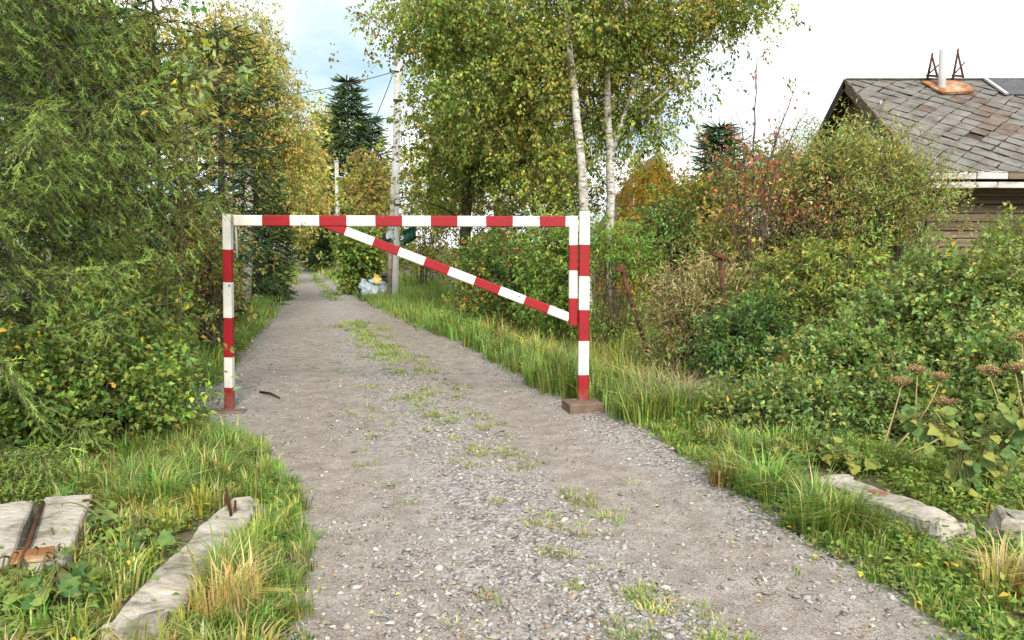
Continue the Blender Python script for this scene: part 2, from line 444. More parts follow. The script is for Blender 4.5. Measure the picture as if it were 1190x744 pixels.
def gravel():
    rng = np.random.default_rng(11)
    mb = MB()
    n = 84000
    # density falls off with distance as stones shrink to less than a pixel
    y = 2.6 + (rng.random(n) ** 1.6) * 10.5
    uu = rng.random(n) * 4.2 - 1.9
    ok = (uu > edge_l(y) - 0.1) & (uu < edge_r(y) + 0.15)
    trk = np.maximum(1 - np.abs(uu + 0.8) / 0.95, 1 - np.abs(uu - 1.2) / 0.62) + 0.55 * noise2(uu * 2.3, y * 1.1, 6) + 0.3 * noise2(uu * 6, y * 4, 2)
    near = np.exp(-((y - 3.0) / 0.9) ** 2) * 0.6 * (uu < 0.9)
    p = np.clip(0.50 - trk * 0.75 + near, 0.05, 1)
    ok &= rng.random(n) < p
    y, uu = y[ok], uu[ok]; n = len(y)
    x = uu - 0.272 * (y - 3.25)
    s = np.clip(rng.lognormal(math.log(0.0092), 0.45, n), 0.004, 0.027)
    z = height(x, y) + 0.004
    base = np.array([[1, 0, 0], [0, 1, 0], [-1, 0, 0], [0, -1, 0], [0, 0, .75], [0, 0, -.6]], float)
    v = base[None] + rng.normal(0, 0.30, (n, 6, 3))
    v[:, :, 0] *= rng.uniform(0.8, 1.5, (n, 1)); v[:, :, 2] *= rng.uniform(0.45, 0.9, (n, 1))
    a = rng.random(n) * 6.283; ca, sa = np.cos(a)[:, None], np.sin(a)[:, None]
    tx = rng.normal(0, 0.3, (n, 1))
    vx, vy, vz = v[..., 0] * ca - v[..., 1] * sa, v[..., 0] * sa + v[..., 1] * ca, v[..., 2] + tx * v[..., 0]
    V = np.stack([vx, vy, vz * 0.8], -1) * s[:, None, None] + np.stack([x, y, z + s * 0.12], -1)[:, None]
    f = np.array([[0, 1, 4], [1, 2, 4], [2, 3, 4], [3, 0, 4], [1, 0, 5], [2, 1, 5], [3, 2, 5], [0, 3, 5]])[None] + (np.arange(n) * 6)[:, None, None]
    c = pick([(5, (.305, .288, .27)), (3, (.37, .35, .33)), (2, (.21, .197, .185)), (3, (.34, .295, .25)), (0.25, (.5, .48, .45)), (0.8, (.29, .22, .185))], n, rng, 0.2, 0.015)
    mb.add(V.reshape(-1, 3), f.reshape(-1, 3), np.repeat(c[:, None], 6, 1).reshape(-1, 3))
    o = mb.build('gravel', M['stone'])
    tag(o, 'loose grey and brown crushed stone lying on the road', 'gravel', kind='stuff')


gravel()

# ------------------------------------------------------------------ plants: generators
G_LIGHT = (0.135, 0.185, 0.04); G_MID = (0.084, 0.135, 0.032); G_DARK = (0.046, 0.085, 0.025)
OLIVE = (0.14, 0.14, 0.042); YEL = (0.34, 0.26, 0.04); GOLD = (0.42, 0.24, 0.04); ORANGE = (0.42, 0.17, 0.04)
RED = (0.28, 0.06, 0.035); DRY = (0.34, 0.27, 0.15); BROWN = (0.17, 0.11, 0.06); PALE = (0.19, 0.22, 0.095)
BARK = np.array((0.10, 0.085, 0.065))


def bushy(name, label, cat, base, lobes, nclump, ntwig, per, leaf, pal, seed, trunk=None, trunk_mat='bark', stems=False, sig=0.3,
          twig_len=0.35, droop=0.3, narrow=0.55, group=None, clump_var=0.22, limb_r=0.03, flat=0.6, start=0.35, bark=BARK, upright=0.0):
    """tree or shrub: trunk(s), limbs to clump centres, twigs round them, leaves along the twigs.
    lobes are ellipsoids in world space (x, y, z, rx, ry, rz[, weight])."""
    rng = np.random.default_rng(seed)
    root = empty(name, base, label, cat, group)
    base = np.asarray(base, float)
    cut = sig * 0.9 + twig_len * 0.45                       # twigs reach past their clump: keep the outline
    lobes = [(*l[:3], *[max(r - cut, 0.3 * r) for r in l[3:6]], *l[6:]) for l in lobes]
    cl = in_ellipsoids(lobes, nclump, rng, 0.42)
    ctr = cl.mean(0); far = rng.random(nclump) < 0.16       # some shoots stand out of the mass
    cl[far] = ctr + (cl[far] - ctr) * rng.uniform(1.08, 1.32, (far.sum(), 1)) + [0, 0, 0.04]
    cl[:, 2] = np.maximum(cl[:, 2], base[2] + 0.12)
    if trunk is None:
        low = rng.random(nclump) < 0.22
        cl[low, 2] = base[2] + (cl[low, 2] - base[2]) * rng.uniform(.12, .5, low.sum())
    wood = MB()
    if trunk is not None:
        trunks = trunk if isinstance(trunk[0][0], (list, tuple, np.ndarray)) else [trunk]
        tm = MB(); paths = []
        for tr in trunks:
            P = np.array([q[:3] for q in tr], float); R = np.array([q[3] for q in tr], float)
            t = np.linspace(0, len(P) - 1, (len(P) - 1) * 6 + 1); i = np.minimum(t.astype(int), len(P) - 2); fr = (t - i)[:, None]
            fs = fr * fr * (3 - 2 * fr) * 0.35 + fr * 0.65
            Q = P[i] * (1 - fs) + P[i + 1] * fs + rng.normal(0, 0.012, (len(t), 3)) * (R.max() * 6)
            rr_ = R[i] * (1 - fr[:, 0]) + R[i + 1] * fr[:, 0]
            tube(tm, Q, rr_, 9); paths.append(Q)
        tm.build('trunk', M[trunk_mat], root, smooth=True)
        nodes = np.concatenate([q[len(q) // 6:] for q in paths]); nrad = np.full(len(nodes), limb_r * 1.6)
        dist = np.array([np.min(np.linalg.norm(nodes - c, axis=1)) for c in cl])
        for c in cl[np.argsort(dist)]:                       # limbs fork from the nearest wood that is lower down
            v = c - nodes; h = np.linalg.norm(v[:, :2], axis=1)
            cost = np.linalg.norm(v, axis=1) + 1.1 * np.maximum(0, 0.35 * h - v[:, 2]) + rng.random(len(nodes)) * 0.15
            j = int(np.argmin(cost)); p0 = nodes[j]; ln = np.linalg.norm(c - p0)
            r0 = min(nrad[j] * 0.75, 0.006 + 0.016 * ln + limb_r * 0.25)
            mid = (p0 + c) / 2 + np.array([0, 0, 0.14 * ln]) + rng.normal(0, 0.10, 3) * ln
            t = np.linspace(0, 1, 6)[:, None]
            q = (1 - t) ** 2 * p0 + 2 * t * (1 - t) * mid + t * t * c
            rr_ = np.linspace(r0, max(0.004, r0 * 0.4), 6)
            tube(wood, q, rr_, 4, bark, cap=False)
            nodes = np.concatenate([nodes, q[2:]]); nrad = np.concatenate([nrad, rr_[2:]])
    else:
        for c in cl:
            b = base + np.array([rng.normal(0, 0.12), rng.normal(0, 0.12), -0.05]) + (c - base) * np.array([0.35, 0.35, 0])
            mid = (b + c) / 2 + (c - b) * np.array([-0.18, -0.18, 0.1]) + rng.normal(0, 0.05, 3)
            t = np.linspace(0, 1, 6)[:, None]
            tube(wood, (1 - t) ** 2 * b + 2 * t * (1 - t) * mid + t * t * c, np.linspace(limb_r, limb_r * 0.3, 6), 4, bark * rng.uniform(.7, 1.3), cap=False)
    # twigs
    nt_ = nclump * ntwig
    ci = np.repeat(np.arange(nclump), ntwig)
    A = cl[ci] + rng.normal(0, sig, (nt_, 3)) * np.array([1, 1, 0.8])
    A[:, 2] = np.maximum(A[:, 2], base[2] + 0.06)
    D = unit(unit(A - cl[ci]) * 0.7 + rng.normal(0, 0.5, (nt_, 3)) + np.array([0, 0, upright - droop]))
    L = twig_len * rng.uniform(0.6, 1.35, nt_)
    B = A + D * L[:, None]
    sticks(wood, (A + (cl[ci] - A) * 0.35)[::2], B[::2], 0.004 + 0.002 * twig_len, 0.0018, bark * 1.1)
    wood.build('branches', M['twig'], root)
    # leaves
    li = np.repeat(np.arange(nt_), per); n = len(li)
    t = rng.random(n) * (1 - start) + start
    t[rng.random(n) < 0.15] = rng.random()
    P = A[li] + (B - A)[li] * t[:, None] + rng.normal(0, leaf * 0.45, (n, 3))
    P[:, 2] = np.maximum(P[:, 2], base[2] + 0.03)
    LD = unit(D[li] * 0.6 + rng.normal(0, 0.6, (n, 3)) + np.array([0, 0, -droop * 0.9]))
    NN = unit(rng.normal(0, 1 - flat * 0.6, (n, 3)) + np.array([0, 0, flat * 1.3]))
    cc = pick(pal, n, rng)
    # clumps differ a little in hue, as the shoots of one tree do
    kc = np.exp(rng.normal(0, clump_var, (nclump, 1))) * (1 + rng.normal(0, 0.10, (nclump, 3)) * np.array([1.2, 0.6, 0.8]))
    cc = np.clip(cc * kc[ci][li], 0.004, 0.75)
    sz = leaf * rng.uniform(0.65, 1.3, n)
    mb = MB(); leaves(mb, P, LD, NN, sz, sz * narrow, cc)
    mb.build('crown' if trunk is not None else 'foliage', M['leaf'], root)
    return root


def sprig_proto(rng, nn, nl=0.19, nw=0.045, core=0.05):
    """a conifer shoot of unit length along +x"""
    v, f = [], []
    for i in range(nn):
        t = (i + 0.5) / nn * 0.95
        a = rng.uniform(0, 2 * math.pi)
        side = np.array([0, math.cos(a), math.sin(a) * 0.75 + 0.15])
        d = unit(np.array([0.62, 0, 0]) + side * 0.95)
        b = np.array([t, 0, 0])
        w = unit(np.cross(d, rng.normal(0, 1, 3))) * nw * 0.5
        l = nl * rng.uniform(0.8, 1.15) * (1 - 0.35 * max(0, t - 0.7) / 0.3)
        o = len(v)
        v += [b - w, b + w, b + d * l]; f.append([o, o + 1, o + 2])
    o = len(v)                               # the dense body of the shoot
    ang = [0.5, 2.6, 4.7]
    v += [np.array([0, 0, 0])] + [np.array([.14, core * math.cos(t), core * math.sin(t)]) for t in ang] + [np.array([.82, .85 * core * math.cos(t + .6), .85 * core * math.sin(t + .6)]) for t in ang] + [np.array([1.0, 0, 0])]
    for i in range(3):
        j = (i + 1) % 3
        f += [[o, o + 1 + j, o + 1 + i], [o + 1 + i, o + 1 + j, o + 4 + j], [o + 1 + i, o + 4 + j, o + 4 + i], [o + 4 + i, o + 4 + j, o + 7]]
    return np.array(v), np.array(f)


def conifer(name, label, base, H, R, seed, pal, nwhorl=18, per_whorl=6, z0=0.2, sprig=0.13, step=0.055, nn=26, droop=0.28, hang=0.5, ztop_dense=99,
            trunk_r=0.09, sec_step=0.1, power=0.85, tip_light=1.5, group=None, skip=None, cat='conifer', keep=None, nl=0.19, nw=0.045, core=0.05, sec_max=0.75, jit=0.16):
    rng = np.random.default_rng(seed)
    base = np.asarray(base, float)
    root = empty(name, base, label, cat, group)
    tm = MB()
    zz = np.linspace(-0.1, H, 12)
    tp = np.stack([base[0] + 0.02 * np.sin(zz * 2 + seed), base[1] + 0.02 * np.cos(zz * 1.7), base[2] + zz], 1)
    tube(tm, tp, trunk_r * (1 - zz.clip(0) / H) + 0.008, 8); tm.build('trunk', M['bark'], root, smooth=True)
    wood = MB(); SP, SD, SL, ST = [], [], [], []
    for w in range(nwhorl):
        fz = (w + rng.uniform(-.2, .2)) / nwhorl
        fz = max(0.0, fz) ** 1.05
        z = z0 + (H - z0 - 0.15) * fz
        L0 = R * (1 - fz) ** power + 0.08
        m = per_whorl if z < ztop_dense else max(4, per_whorl - 2)
        a0 = rng.uniform(0, 6.28)
        for b in range(m):
            az = a0 + 6.283 * b / m + rng.normal(0, 0.2)
            if skip is not None and skip(az, z): continue
            L = L0 * rng.uniform(0.7, 1.12)
            dr = droop * rng.uniform(0.6, 1.4)
            s = np.linspace(0, 1, 9)
            dh = np.array([math.cos(az), math.sin(az), 0]); sd_ = np.array([-math.sin(az), math.cos(az), 0])
            bend = rng.normal(0, 0.08)
            path = base + np.array([0, 0, z]) + dh * (L * s)[:, None] + sd_ * (bend * L * s * s)[:, None] + np.array([0, 0, 1.0]) * (L * (-dr * 1.6 * s + dr * 1.25 * s ** 2.2))[:, None]
            path[:, 2] = np.maximum(path[:, 2], base[2] + 0.05)
            if keep is not None:
                kk = keep(path); 
                if not kk.all():
                    e = max(2, int(np.argmin(kk))); sc = e / 9.0; path = path[0] + (path - path[0]) * sc; L *= sc
            tube(wood, path, np.linspace(0.005 + 0.006 * L, 0.0025, 9), 4, BARK * 0.9, cap=False)
            ss = np.arange(0.15 if L > 0.6 else 0.05, 1.0, sec_step / max(L, 0.3))
            side = 1
            for q in ss:
                side = -side
                p0 = np.array([np.interp(q, s, path[:, k_]) for k_ in range(3)])
                l2 = (0.38 * L * (1 - q) ** 0.8 + 0.10) * rng.uniform(0.7, 1.15)
                l2 = min(l2, sec_max * rng.uniform(.7, 1.2))
                d2 = unit(dh * 0.75 + sd_ * side * rng.uniform(0.7, 1.1) + np.array([0, 0, -hang * rng.uniform(0.4, 1.4)]))
                k2 = max(2, int(l2 / step))
                tt = (np.arange(k2) + 0.5) / k2
                sag = np.array([0, 0, -hang * 0.55])
                pts = p0 + d2 * (l2 * tt)[:, None] + sag * (l2 * tt * tt)[:, None]
                sticks(wood, p0[None], pts[-1:], 0.004, 0.002, BARK)
                for sgn in (-1, 1):
                    dd = unit(d2 * 0.85 + np.cross(d2, [0, 0, 1.0]) * sgn * 0.65 + np.array([0, 0, -hang * 0.35]))
                    SP.append(pts + rng.normal(0, 0.012, pts.shape)); SD.append(unit(dd[None] + rng.normal(0, jit, pts.shape))); SL.append(sprig * rng.uniform(0.6, 1.15, k2) * (1.15 - 0.5 * tt)); ST.append(np.maximum(q, tt))
                SP.append(pts[-1:]); SD.append(d2[None] + np.array([[0, 0, -0.2 * hang]])); SL.append(np.array([sprig * 1.1])); ST.append(np.array([1.0]))
            nm = max(3, int(L * 0.85 / step)); qm = np.linspace(0.18, 1, nm)
            pm_ = np.stack([np.interp(qm, s, path[:, k_]) for k_ in range(3)], 1)
            for sg in (-1, 1):
                SP.append(pm_); SD.append(unit(dh[None] * 0.8 + sd_[None] * sg * 0.5 + rng.normal(0, .2, (nm, 3)) + [[0, 0, .12]])); SL.append(sprig * rng.uniform(.8, 1.25, nm)); ST.append(qm)
            SP.append(path[-1:]); SD.append(dh[None] + [[0, 0, .2]]); SL.append(np.array([sprig * 1.2])); ST.append(np.array([1.0]))
    tag(wood.build('branches', M['twig'], root), kind='stuff')
    P = np.concatenate(SP); D = unit(np.concatenate(SD)); L = np.concatenate(SL); T = np.concatenate(ST)
    if keep is not None:
        k_ = keep(P); P, D, L, T = P[k_], D[k_], L[k_], T[k_]
    n = len(P)
    UP = np.repeat(np.array([[0, 0, 1.0]]), n, 0) + rng.normal(0, .25, (n, 3))
    S = unit(np.cross(UP, D)); U = np.cross(D, S)
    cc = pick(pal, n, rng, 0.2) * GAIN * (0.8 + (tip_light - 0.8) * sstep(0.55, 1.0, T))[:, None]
    mb = MB()
    pid = rng.integers(0, 4, n)
    for k_ in range(4):
        v, f = sprig_proto(rng, nn, nl, nw, core)
        i = np.where(pid == k_)[0]
        V = P[i][:, None] + L[i][:, None, None] * (v[None, :, 0:1] * D[i][:, None] + v[None, :, 1:2] * S[i][:, None] + v[None, :, 2:3] * U[i][:, None])
        FF = f[None] + (np.arange(len(i)) * len(v))[:, None, None]
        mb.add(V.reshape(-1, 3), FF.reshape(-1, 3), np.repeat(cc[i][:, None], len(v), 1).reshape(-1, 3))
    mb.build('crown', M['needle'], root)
    return root


SPRUCE = [(3, (0.095, 0.135, 0.032)), (2, (0.115, 0.155, 0.038)), (1, (0.068, 0.098, 0.026))]
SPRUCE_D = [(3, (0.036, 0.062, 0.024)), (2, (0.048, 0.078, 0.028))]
SPRUCE_Y = [(3, (0.125, 0.12, 0.028)), (2, (0.18, 0.135, 0.027)), (1, (0.08, 0.095, 0.026))]


def gz(x, y): return float(height(x, y))



# ------------------------------------------------------------------ the old house on the right
M['tile'] = mat_noise('asbestos_tile', [(0.25, (0.085, 0.072, 0.06)), (0.45, (0.16, 0.15, 0.136)), (0.58, (0.20, 0.19, 0.175)), (0.75, (0.25, 0.235, 0.215))], 3.5, bump=0.6, bscale=35, rand=0.09, spec=0.08, dist=0.6, rough=0.9)
M['tile_rust'] = mat_noise('rust_stained_tile', [(0.3, (0.125, 0.078, 0.052)), (0.52, (0.17, 0.14, 0.118)), (0.75, (0.20, 0.185, 0.168))], 3.5, bump=0.6, bscale=35, rand=0.14, spec=0.08, dist=0.6, rough=0.9)
M['plank'] = mat_noise('old_plank', [(0.3, (0.07, 0.05, 0.035)), (0.55, (0.19, 0.145, 0.10)), (0.75, (0.27, 0.22, 0.16))], 3, stretch=(0.25, 3, 7), bump=0.5, rand=0.25, rough=0.9)
M['tan_board'] = mat_noise('tan_board', [(0.3, (0.22, 0.15, 0.075)), (0.7, (0.36, 0.27, 0.15))], 3, stretch=(3, 3, 0.5), bump=0.3, rand=0.15)
M['dark_wood'] = mat_noise('dark_wood', [(0.3, (0.03, 0.022, 0.018)), (0.7, (0.10, 0.07, 0.055))], 6, bump=0.4)
M['old_white'] = mat_noise('old_white_paint', [(0.33, (0.22, 0.13, 0.08)), (0.43, (0.50, 0.48, 0.45)), (0.7, (0.72, 0.71, 0.69))], 3.2, stretch=(1, 2, 2), bump=0.2, rand=0.08)
M['felt'] = mat_noise('roofing_felt', [(0.3, (0.07, 0.07, 0.075)), (0.7, (0.13, 0.13, 0.135))], 7, bump=0.4, bscale=60)
M['zinc'] = mat_noise('zinc', [(0.3, (0.32, 0.32, 0.32)), (0.7, (0.5, 0.5, 0.5))], 5, bump=0.1, rough=0.5)
M['flashing'] = mat_noise('rusty_flashing', [(0.3, (0.13, 0.045, 0.02)), (0.5, (0.30, 0.13, 0.055)), (0.68, (0.48, 0.37, 0.24))], 3.0, bump=0.2, rough=0.7)
M['dark_glass'] = new_mat('dark_glass')[0]
_b = M['dark_glass'].node_tree.nodes['Principled BSDF']; _b.inputs['Base Color'].default_value = (0.03, 0.035, 0.04, 1); _b.inputs['Roughness'].default_value = 0.12

RIDGE_Y, RIDGE_Z, PIT = 16.0, 4.86, math.radians(33.0)
HX0, HX1, VMAX = 6.58, 11.82, 3.78


def roof_pt(u, v, n=0.0):
    return np.array([u, RIDGE_Y - v * math.cos(PIT) - n * math.sin(PIT), RIDGE_Z - v * math.sin(PIT) + n * math.cos(PIT)])


def poly_prism(pts_top, pts_bot):
    """closed prism from two matching loops"""
    bm = bmesh.new()
    a = [bm.verts.new(p) for p in pts_top]; b = [bm.verts.new(p) for p in pts_bot]
    bm.faces.new(a); bm.faces.new(b[::-1]); n = len(a)
    for i in range(n): bm.faces.new([a[i], b[i], b[(i + 1) % n], a[(i + 1) % n]])
    bmesh.ops.recalc_face_normals(bm, faces=bm.faces[:])
    return bm


def clip_poly(poly, x0, x1, y0, y1):
    for axis, lim, sign in ((0, x0, 1), (0, x1, -1), (1, y0, 1), (1, y1, -1)):
        out = []
        for i in range(len(poly)):
            p, q = poly[i], poly[(i + 1) % len(poly)]
            dp, dq = (p[axis] - lim) * sign, (q[axis] - lim) * sign
            if dp >= 0: out.append(p)
            if (dp >= 0) != (dq >= 0):
                t = dp / (dp - dq); out.append((p[0] + (q[0] - p[0]) * t, p[1] + (q[1] - p[1]) * t))
        poly = out
        if len(poly) < 3: return []
    return poly


def house():
    rng = np.random.default_rng(5)
    root = empty('old_house', (0, 0, 0), 'weathered wooden house with grey diamond-tiled roof on the right', 'house')
    wy, ey = 13.35, RIDGE_Y - VMAX * math.cos(PIT)          # wall plane and eave
    gx = HX0 + 0.30                                          # gable wall plane
    # log-board front wall: core and single planks
    obj('wall_core', box_bm(HX1 - gx - 0.3, 5.2, 2.9), M['dark_wood'], root, ((gx + HX1 - 0.3) / 2 + 0.05, 16.03, 1.4))
    z = 0.15; i = 0
    plank_me = {}
    while z < 2.7:
        h = rng.uniform(0.125, 0.155)
        x = gx + 0.02
        while x < HX1 - 0.5:
            L = min(rng.uniform(2.2, 4.0), HX1 - 0.4 - x)
            o = obj('plank', box_bm(L - 0.006, 0.035, h - 0.014, 0.005), M['plank'], root, (x + L / 2, wy + rng.uniform(-0.006, 0.006), z + h / 2), (rng.normal(0, 0.03), 0, rng.normal(0, 0.001)))
            x += L
        z += h
    # gable boards (vertical), cut by the slope
    y = 13.4
    while y < 18.62:
        w = 0.17
        zt = RIDGE_Z - 0.12 - max(abs(y - RIDGE_Y), abs(y + w - RIDGE_Y)) * math.tan(PIT)
        zt2 = RIDGE_Z - 0.12 - abs(y - RIDGE_Y) * math.tan(PIT); zt3 = RIDGE_Z - 0.12 - abs(y + w - RIDGE_Y) * math.tan(PIT)
        a, b = y + 0.006, y + w - 0.006
        prof = [(a, 0.15), (b, 0.15), (b, zt3), (a, zt2)]
        xo = gx + rng.uniform(-0.008, 0.004)
        obj('gable_board', poly_prism([(xo - 0.025, p, q) for p, q in prof], [(xo, p, q) for p, q in prof]), M['tan_board'], root)
        y += w
    # attic window in the gable
    win = obj('attic_window', box_bm(0.05, 0.62, 0.72, 0.006), M['pole_concrete'], root, (gx - 0.05, 15.35, 3.95))
    obj('pane', box_bm(0.012, 0.46, 0.54), M['dark_glass'], win, (-0.028, 0, 0))
    obj('window_bar', box_bm(0.02, 0.03, 0.54), M['pole_concrete'], win, (-0.04, 0, 0))
    # roof deck, both slopes
    th = 0.07
    top = [roof_pt(HX0, 0), roof_pt(HX1, 0), roof_pt(HX1, VMAX), roof_pt(HX0, VMAX)]
    bot = [roof_pt(HX0, 0, -th), roof_pt(HX1, 0, -th), roof_pt(HX1, VMAX, -th), roof_pt(HX0, VMAX, -th)]
    deck = obj('roof', poly_prism(top, bot), M['dark_wood'], root)
    mir = lambda p: (p[0], 2 * RIDGE_Y - p[1], p[2])
    obj('roof_back_slope', poly_prism([mir(p) for p in top], [mir(p) for p in bot]), M['dark_wood'], root)
    # diamond tiles, each its own piece, tilted a little so the lower corner stands proud
    s = 0.272; d = s * math.sqrt(2) / 2
    rows = int(VMAX / d) + 2
    for r in range(-1, rows):
        for q in range(-1, int((HX1 - HX0) / (2 * d)) + 2):
            cu = HX0 + q * 2 * d + (d if r % 2 else 0); cv = r * d + 0.05
            if rng.random() < 0.022: continue
            g = 0.010
            dj = rng.normal(0, 0.012, 2) * (1 + 3 * (rng.random() < 0.05))
            poly = [(cu + dj[0], cv - d - 0.03), (cu + d - g + dj[0], cv + dj[1]), (cu + dj[0], cv + d - g + dj[1]), (cu - d + g + dj[0], cv + dj[1])]
            poly = clip_poly(poly, HX0 - 0.06 + rng.uniform(-.02, .02), HX1, 0.0, VMAX + 0.05)
            if len(poly) < 3: continue
            area = 0.5 * abs(sum(poly[i][0] * poly[(i + 1) % len(poly)][1] - poly[(i + 1) % len(poly)][0] * poly[i][1] for i in range(len(poly))))
            if area < 0.004: continue
            tw = rng.normal(0, 0.035); lift = rng.uniform(0, 0.006)
            hgt = lambda u, v: 0.008 + lift + 0.022 * (v - cv + d) / (2 * d) + tw * (u - cu)
            tp = [roof_pt(u, v, hgt(u, v) + 0.009) for u, v in poly]; bt = [roof_pt(u, v, hgt(u, v)) for u, v in poly]
            below = abs(cu - (8.35 + 0.25 * (cv - 0.8))) < 0.42 and 0.6 < cv < 2.6
            rusty = (below and rng.random() < 0.7) or rng.random() < 0.035
            obj('roof_tile', poly_prism(tp, bt), M['tile_rust'] if rusty else M['tile'], deck)
    # ridge capping
    obj('ridge_board', box_bm(HX1 - HX0 + 0.05, 0.14, 0.035, 0.01), M['tile'], deck, ((HX0 + HX1) / 2, RIDGE_Y, RIDGE_Z + 0.035))
    # felt patch with battens at the upper right
    pu0, pu1, pv1 = 9.2, HX1 - 0.02, 0.80
    loop = [(pu0, 0.06), (pu1, 0.06), (pu1, pv1), (pu0 + 0.06, pv1)]
    felt = obj('felt_patch', poly_prism([roof_pt(u, v, 0.062) for u, v in loop], [roof_pt(u, v, 0.05) for u, v in loop]), M['felt'], deck)
    for bu in (9.23, 10.02, 10.85, 11.7):
        lp = [(bu - .035, 0.05), (bu + .035, 0.05), (bu + .095, pv1 + 0.03), (bu + .025, pv1 + 0.03)]
        obj('batten', poly_prism([roof_pt(u, v, 0.095) for u, v in lp], [roof_pt(u, v, 0.0625) for u, v in lp]), M['zinc'], deck)
    # flashing sheet round the chimney pipe
    fl = [(7.93, 0.18), (8.62, 0.16), (8.78, 0.42), (8.70, 0.74), (8.10, 0.78)]
    obj('flashing', poly_prism([roof_pt(u, v, 0.085 + 0.02 * math.sin(9 * u + 7 * v)) for u, v in fl], [roof_pt(u, v, 0.05) for u, v in fl]), M['flashing'], deck)
    pm = MB(); p0 = roof_pt(8.22, 0.5, 0.02)
    a_ = np.linspace(0, 6.2832, 1)
    top_z = 5.36
    tube(pm, [p0 - [0, 0, .1], p0, [p0[0], p0[1], top_z], [p0[0], p0[1], top_z + 0.002], [p0[0], p0[1], top_z - 0.12]], [0.07, 0.07, 0.07, 0.055, 0.05], 14)
    pm.build('chimney_pipe', M['pole_concrete'], root, smooth=False)
    # rusty A-brackets astride the ridge
    for bx, hh in ((8.22, 0.52), (8.72, 0.60)):
        am = MB(); zb = RIDGE_Z + 0.02
        tube(am, [[bx - .12, RIDGE_Y - .1, zb - .05], [bx + .02, RIDGE_Y, zb + hh]], [.025, .02], 4)
        tube(am, [[bx + .14, RIDGE_Y - .05, zb - .05], [bx, RIDGE_Y, zb + hh * 0.95]], [.025, .02], 4)
        tube(am, [[bx - .13, RIDGE_Y - .09, zb + .07], [bx + .12, RIDGE_Y - .06, zb + .06]], [.022, .022], 4)
        tube(am, [[bx - .06, RIDGE_Y - .08, zb + .12], [bx + .13, RIDGE_Y - .05, zb + hh * .55]], [.014, .014], 4)
        am.build('ridge_bracket', M['rust'], root)
    # barge boards on the gable verges
    for sgn in (1, -1):
        f_ = (lambda p: p) if sgn == 1 else mir
        lp = [(HX0 - 0.035, -0.10 if sgn == -1 else 0.02), (HX0 - 0.035, VMAX)]
        q0, q1 = f_(roof_pt(HX0 - 0.03, 0.0, 0.05)), f_(roof_pt(HX0 - 0.03, VMAX, 0.05))
        q2, q3 = f_(roof_pt(HX0 - 0.03, VMAX, -0.15)), f_(roof_pt(HX0 - 0.03, 0.0, -0.15))
        ring = [q0, q1, q2, q3]
        obj('barge_board', poly_prism([(p[0] - 0.025, p[1], p[2]) for p in ring], [(p[0], p[1], p[2]) for p in ring]), M['dark_wood'] if sgn == -1 else M['plank'], root)
    # eave: broken fascia boards and a pale trim below
    x = HX0 + 0.02
    for i, (L, mt) in enumerate(((0.78, 'old_white'), (0.50, 'old_white'), (0.62, 'plank'), (0.5, 'old_white'), (1.4, 'plank'), (1.35, 'old_white'))):
        obj('fascia_board', box_bm(L - 0.012, 0.03, 0.12, 0.006), M[mt], root, (x + L / 2, ey - 0.035 + rng.uniform(-.01, .01), roof_pt(0, VMAX)[2] - 0.055), (0, rng.normal(0, 0.008), 0))
        x += L
    x = HX0 + 0.02
    for i, L in enumerate((1.15, 0.75, 1.3, 1.95)):
        obj('eave_trim', box_bm(L - 0.01, 0.10, 0.10, 0.012), M['old_white'], root, (x + L / 2, ey + 0.06, roof_pt(0, VMAX)[2] - 0.20), (0.15, rng.normal(0, 0.006), 0))
        x += L
    obj('soffit', box_bm(HX1 - HX0 - 0.02, 0.5, 0.02), M['dark_wood'], root, ((HX0 + HX1) / 2, ey + 0.36, roof_pt(0, VMAX)[2] - 0.16))
    return root


house()


def cabin():
    """ochre cabin far behind the birches, mostly hidden by leaves"""
    M['ochre'] = mat_noise('ochre_board', [(0.3, (0.32, 0.13, 0.04)), (0.7, (0.46, 0.22, 0.08))], 3, stretch=(6, 6, .6), bump=0.2)
    cx, cy = 4.8, 27.0
    root = empty('ochre_cabin', (0, 0, 0), 'small ochre cabin with grey gable roof behind the birch trunks', 'cabin')
    hw, ze, za, dp = 1.3, 2.55, 4.5, 4.0
    prof = [(-hw, 0), (hw, 0), (hw, ze), (0, za), (-hw, ze)]
    obj('wall', poly_prism([(cx + a, cy, b) for a, b in prof], [(cx + a, cy + dp, b) for a, b in prof]), M['ochre'], root)
    k = (za - ze) / hw
    for s in (-1, 1):
        lp = [(0, za + 0.02), (s * (hw + .35), ze - .35 * k + 0.02), (s * (hw + .35), ze - .35 * k + 0.16), (0, za + 0.20)]
        obj('roof_slope', poly_prism([(cx + a, cy - 0.35, b) for a, b in lp], [(cx + a, cy + dp + .3, b) for a, b in lp]), M['tile'], root)
    w = obj('window', box_bm(0.9, 0.08, 0.9, .01), M['old_white'], root, (cx - 0.3, cy - 0.03, 3.3))
    for i in (-1, 1): obj('pane', box_bm(0.34, 0.02, 0.72), M['dark_glass'], w, (0.2 * i, -0.045, 0))


cabin()

